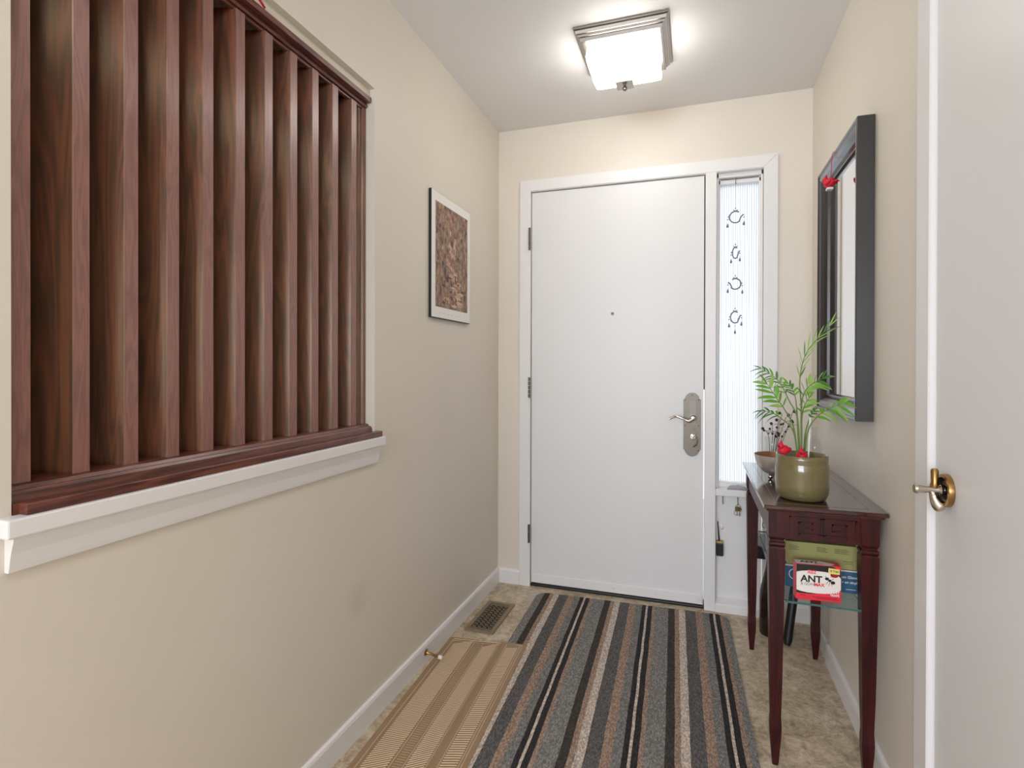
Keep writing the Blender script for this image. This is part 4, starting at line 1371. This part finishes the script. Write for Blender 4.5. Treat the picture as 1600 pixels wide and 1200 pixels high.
# ------------------------------------------------------------------ hanging ornament in the sidelight
ORM = mat('ornament_metal', rgb(116, 120, 136), 0.4, 0.3)
ho = tag(empty('window_ornament', (0.185, YB + 0.02, 2.06)), 'four tier metal scroll ornament hanging in the sidelight', 'ornament')
OY = YB + 0.018
ox = 0.186
bm = bmesh.new()
tube(bm, [(ox - 0.001, OY, 2.075), (ox, OY, 1.94)], 0.0007, 5)
tube(bm, [(ox, OY, 1.86), (ox, OY, 1.745)], 0.0006, 5)
tube(bm, [(ox, OY, 1.68), (ox, OY, 1.60)], 0.0006, 5)
tube(bm, [(ox, OY, 1.53), (ox, OY, 1.45)], 0.0006, 5)
fin('chain', bm, ORM, ho)
bm = bmesh.new()
tube(bm, [(ox, OY + 0.001, 2.072), (ox, OY + 0.003, 2.045), (ox + 0.002, OY - 0.006, 2.045)], 0.0016, 6)
fin('hook', bm, PEWTER, ho)
def tier(zc, r, w, flip, squeeze=1.0, centre_drop=False):
    bm = bmesh.new()
    s = -1 if flip else 1
    pts = []
    for k in range(15):                      # open C loop
        a = math.radians(55 + 250 * k / 14)
        pts.append(Vector((ox + s * r * squeeze * math.cos(a), OY, zc + r * math.sin(a))))
    pts += [Vector((ox + s * w * 0.55, OY, zc - r * 0.35)), Vector((ox + s * w * 0.75, OY, zc + r * 0.15)), Vector((ox + s * w, OY, zc + r * 0.35))]
    tube(bm, spline(pts, 40), 0.0034, 6)
    tube(bm, spline([(ox - s * r * squeeze * 0.95, OY, zc + r * 0.15), (ox - s * w * 0.7, OY, zc + r * 0.25), (ox - s * w * 0.95, OY, zc + r * 0.02)], 8), 0.0024, 6)
    tube(bm, [(ox - 0.009, OY, zc + r * 1.25), (ox, OY, zc + r * 1.05), (ox + 0.009, OY, zc + r * 1.25)], 0.0022, 6)
    sc_ = fin('scroll', bm, ORM, ho, True)
    bm = bmesh.new(); ball(bm, (ox, OY, zc + r * 1.55), 0.0035, seg=10); fin('bead', bm, ORM, sc_, True)
    spots = [(-s * w * 0.95, -r * 0.15), (s * w, r * 0.1)] + ([(0, -r * 1.3)] if centre_drop else [])
    for dx_, dz_ in spots:
        bm = bmesh.new()
        ball(bm, (ox + dx_, OY, zc + dz_ - 0.006), 0.003, seg=8)
        tube(bm, [(ox + dx_, OY, zc + dz_), (ox + dx_, OY, zc + dz_ - 0.028)], 0.0005, 4)
        lathe(bm, [(0, 0), (0.002, 0.005), (0.0055, 0.016), (0.004, 0.0215), (0, 0.023)], (ox + dx_, OY, zc + dz_ - 0.022), (0, 0, -1), 10)
        fin('drop', bm, ORM, sc_, True)
tier(1.886, 0.027, 0.037, False)
tier(1.715, 0.026, 0.020, False, 0.5)
tier(1.567, 0.025, 0.033, True)
tier(1.408, 0.027, 0.028, False, 0.75, True)

# ------------------------------------------------------------------ sill and hooks under the sidelight
cl = onz(1153, 765, 0.60)
bm = bmesh.new()
g = 14
for layer in range(1):
    V = {}
    for i in range(g + 1):
        for j in range(7):
            u, v = i / g * 2 - 1, j / 6 * 2 - 1
            e = max(0.0, 1 - abs(u) ** 3) * max(0.0, 1 - abs(v) ** 3)
            V[i, j] = (0.198 + u * 0.043 + 0.004 * v, YB + 0.010 + v * 0.022, 0.5882 + 0.0165 * e ** 0.5 + 0.002 * math.sin(u * 7 + v * 3) * e)
    vt_ = {k: bm.verts.new(p) for k, p in V.items()}
    for i in range(g):
        for j in range(6):
            bm.faces.new((vt_[i, j], vt_[i + 1, j], vt_[i + 1, j + 1], vt_[i, j + 1]))
    rim = [vt_[i, 0] for i in range(g)] + [vt_[g, j] for j in range(6)] + [vt_[i, 6] for i in range(g, 0, -1)] + [vt_[0, j] for j in range(6, 0, -1)]
    bm.faces.new(rim)
tag(fin('soft_pouch', bm, mat('grey_cloth', rgb(158, 158, 164), 0.85), smooth=True), 'grey soft pouch lying on the sidelight sill', 'pouch')

PYN = YB + 0.035
def cup_hook(x, label):
    bm = bmesh.new()
    tube(bm, spline([(x, PYN - 0.022, 0.557), (x, PYN - 0.022, 0.530), (x + 0.001, PYN - 0.026, 0.516), (x, PYN - 0.034, 0.516), (x, PYN - 0.038, 0.526)], 14), 0.0016, 8)
    return tag(fin('cup_hook', bm, mat('hook_steel', rgb(92, 90, 92), 0.35, 1.0) if 'hook_steel' not in MATS else MATS['hook_steel'], smooth=True, org=(x, PYN - 0.022, 0.557)), label, 'hook')
cup_hook(0.134, 'empty steel cup hook screwed under the sidelight sill')
cup_hook(0.201, 'steel cup hook under the sidelight sill carrying a key ring')
def ring(bm, c, r, t, nrm, seg=20):
    q = Vector((0, 0, 1)).rotation_difference(Vector(nrm).normalized())
    pts = [Vector(c) + q @ Vector((r * math.cos(2 * PI * k / seg), r * math.sin(2 * PI * k / seg), 0)) for k in range(seg + 1)]
    tube(bm, pts, t, 6, False)
kr = tag(empty('key_ring', (0.199, PYN - 0.028, 0.455)), 'ring of brass keys hanging from a hook under the sill', 'keys')
bm = bmesh.new(); ring(bm, (0.197, PYN - 0.028, 0.477), 0.0125, 0.0009, (0.1, -1, 0)); ring(bm, (0.201, PYN - 0.031, 0.505), 0.012, 0.0007, (0.6, -1, 0)); fin('split_ring', bm, MATS['hook_steel'], kr, True)
bm = bmesh.new()
lathe(bm, [(0, 0), (0.0095, 0), (0.0095, 0.002), (0, 0.002)], (0.207, PYN - 0.032, 0.495), (0.1, -1, 0), 16)
bbox(bm, 0.207, 0.211, PYN - 0.034, PYN - 0.032, 0.462, 0.49)
fin('key', bm, mat('old_brass', rgb(126, 104, 70), 0.4, 0.9), kr)
bm = bmesh.new()
bbox(bm, 0.189, 0.204, PYN - 0.031, PYN - 0.029, 0.484, 0.506, 0.002)
bbox(bm, 0.196, 0.199, PYN - 0.031, PYN - 0.029, 0.464, 0.486)
fin('key', bm, MATS['old_brass'], kr)
# suction hook and hand brush
bm = bmesh.new()
lathe(bm, [(0.0125, 0), (0.011, 0.002), (0.005, 0.004), (0.004, 0.008), (0, 0.009)], (0.130, PYN, 0.393), (0, -1, 0), 24)
tag(fin('suction_hook', bm, WHITEP, smooth=True, org=(0.130, PYN, 0.393)), 'round white suction hook stuck on the panel below the sill', 'hook')
hb = tag(empty('hand_brush', (0.121, PYN - 0.02, 0.262)), 'small black hand brush hanging on the white panel below the sill', 'brush')
bm = bmesh.new()
tube(bm, [(0.112, PYN - 0.016, 0.425), (0.119, PYN - 0.018, 0.330)], [0.0022, 0.0034], 8)
fin('handle', bm, BLACK, hb, True)
box('collar', 0.107, 0.136, PYN - 0.030, PYN - 0.004, 0.323, 0.333, mat('tan_collar', rgb(176, 146, 96), 0.6), hb, 0.002)
box('bristle_head', 0.106, 0.137, PYN - 0.032, PYN - 0.002, 0.262, 0.323, BLACK, hb, 0.003)
# dark loop on the casing and a scraper below it
bm = bmesh.new()
ring(bm, (0.312, YB - 0.020, 0.437), 0.0135, 0.0014, (0.9, -0.6, 0.1))
tag(fin('cord_loop', bm, MATS['hook_steel'], smooth=True), 'small dark loop hanging on the white casing above the scraper', 'loop')
sr_ = tag(empty('ice_scraper', (0.29, YB - 0.03, 0.28)), 'black and grey scraper hanging on the casing behind the table leg', 'scraper')
box('blade', 0.270, 0.318, YB - 0.026, YB - 0.020, 0.315, 0.395, mat('grey_blade', rgb(150, 150, 150), 0.4), sr_, 0.001)
bm = bmesh.new()
prism(bm, [(0.262, 0.282), (0.318, 0.282), (0.302, 0.335), (0.272, 0.345)], YB - 0.034, YB - 0.017, 'y')
fin('grip', bm, BLACK, sr_)
# red ribbon lying on the top rail of the screen
rbp = onx(401, 2, XL - 0.008)
bm = bmesh.new()
tube(bm, spline([(XL - 0.010, rbp.y - 0.02, 2.066), (XL - 0.004, rbp.y - 0.005, 2.07), (XL - 0.004, rbp.y + 0.01, 2.0655), (XL - 0.012, rbp.y + 0.03, 2.066)], 10), 0.003, 8)
tag(fin('red_ribbon', bm, CARD, smooth=True), 'short red ribbon resting on the top rail of the slat screen', 'ribbon')
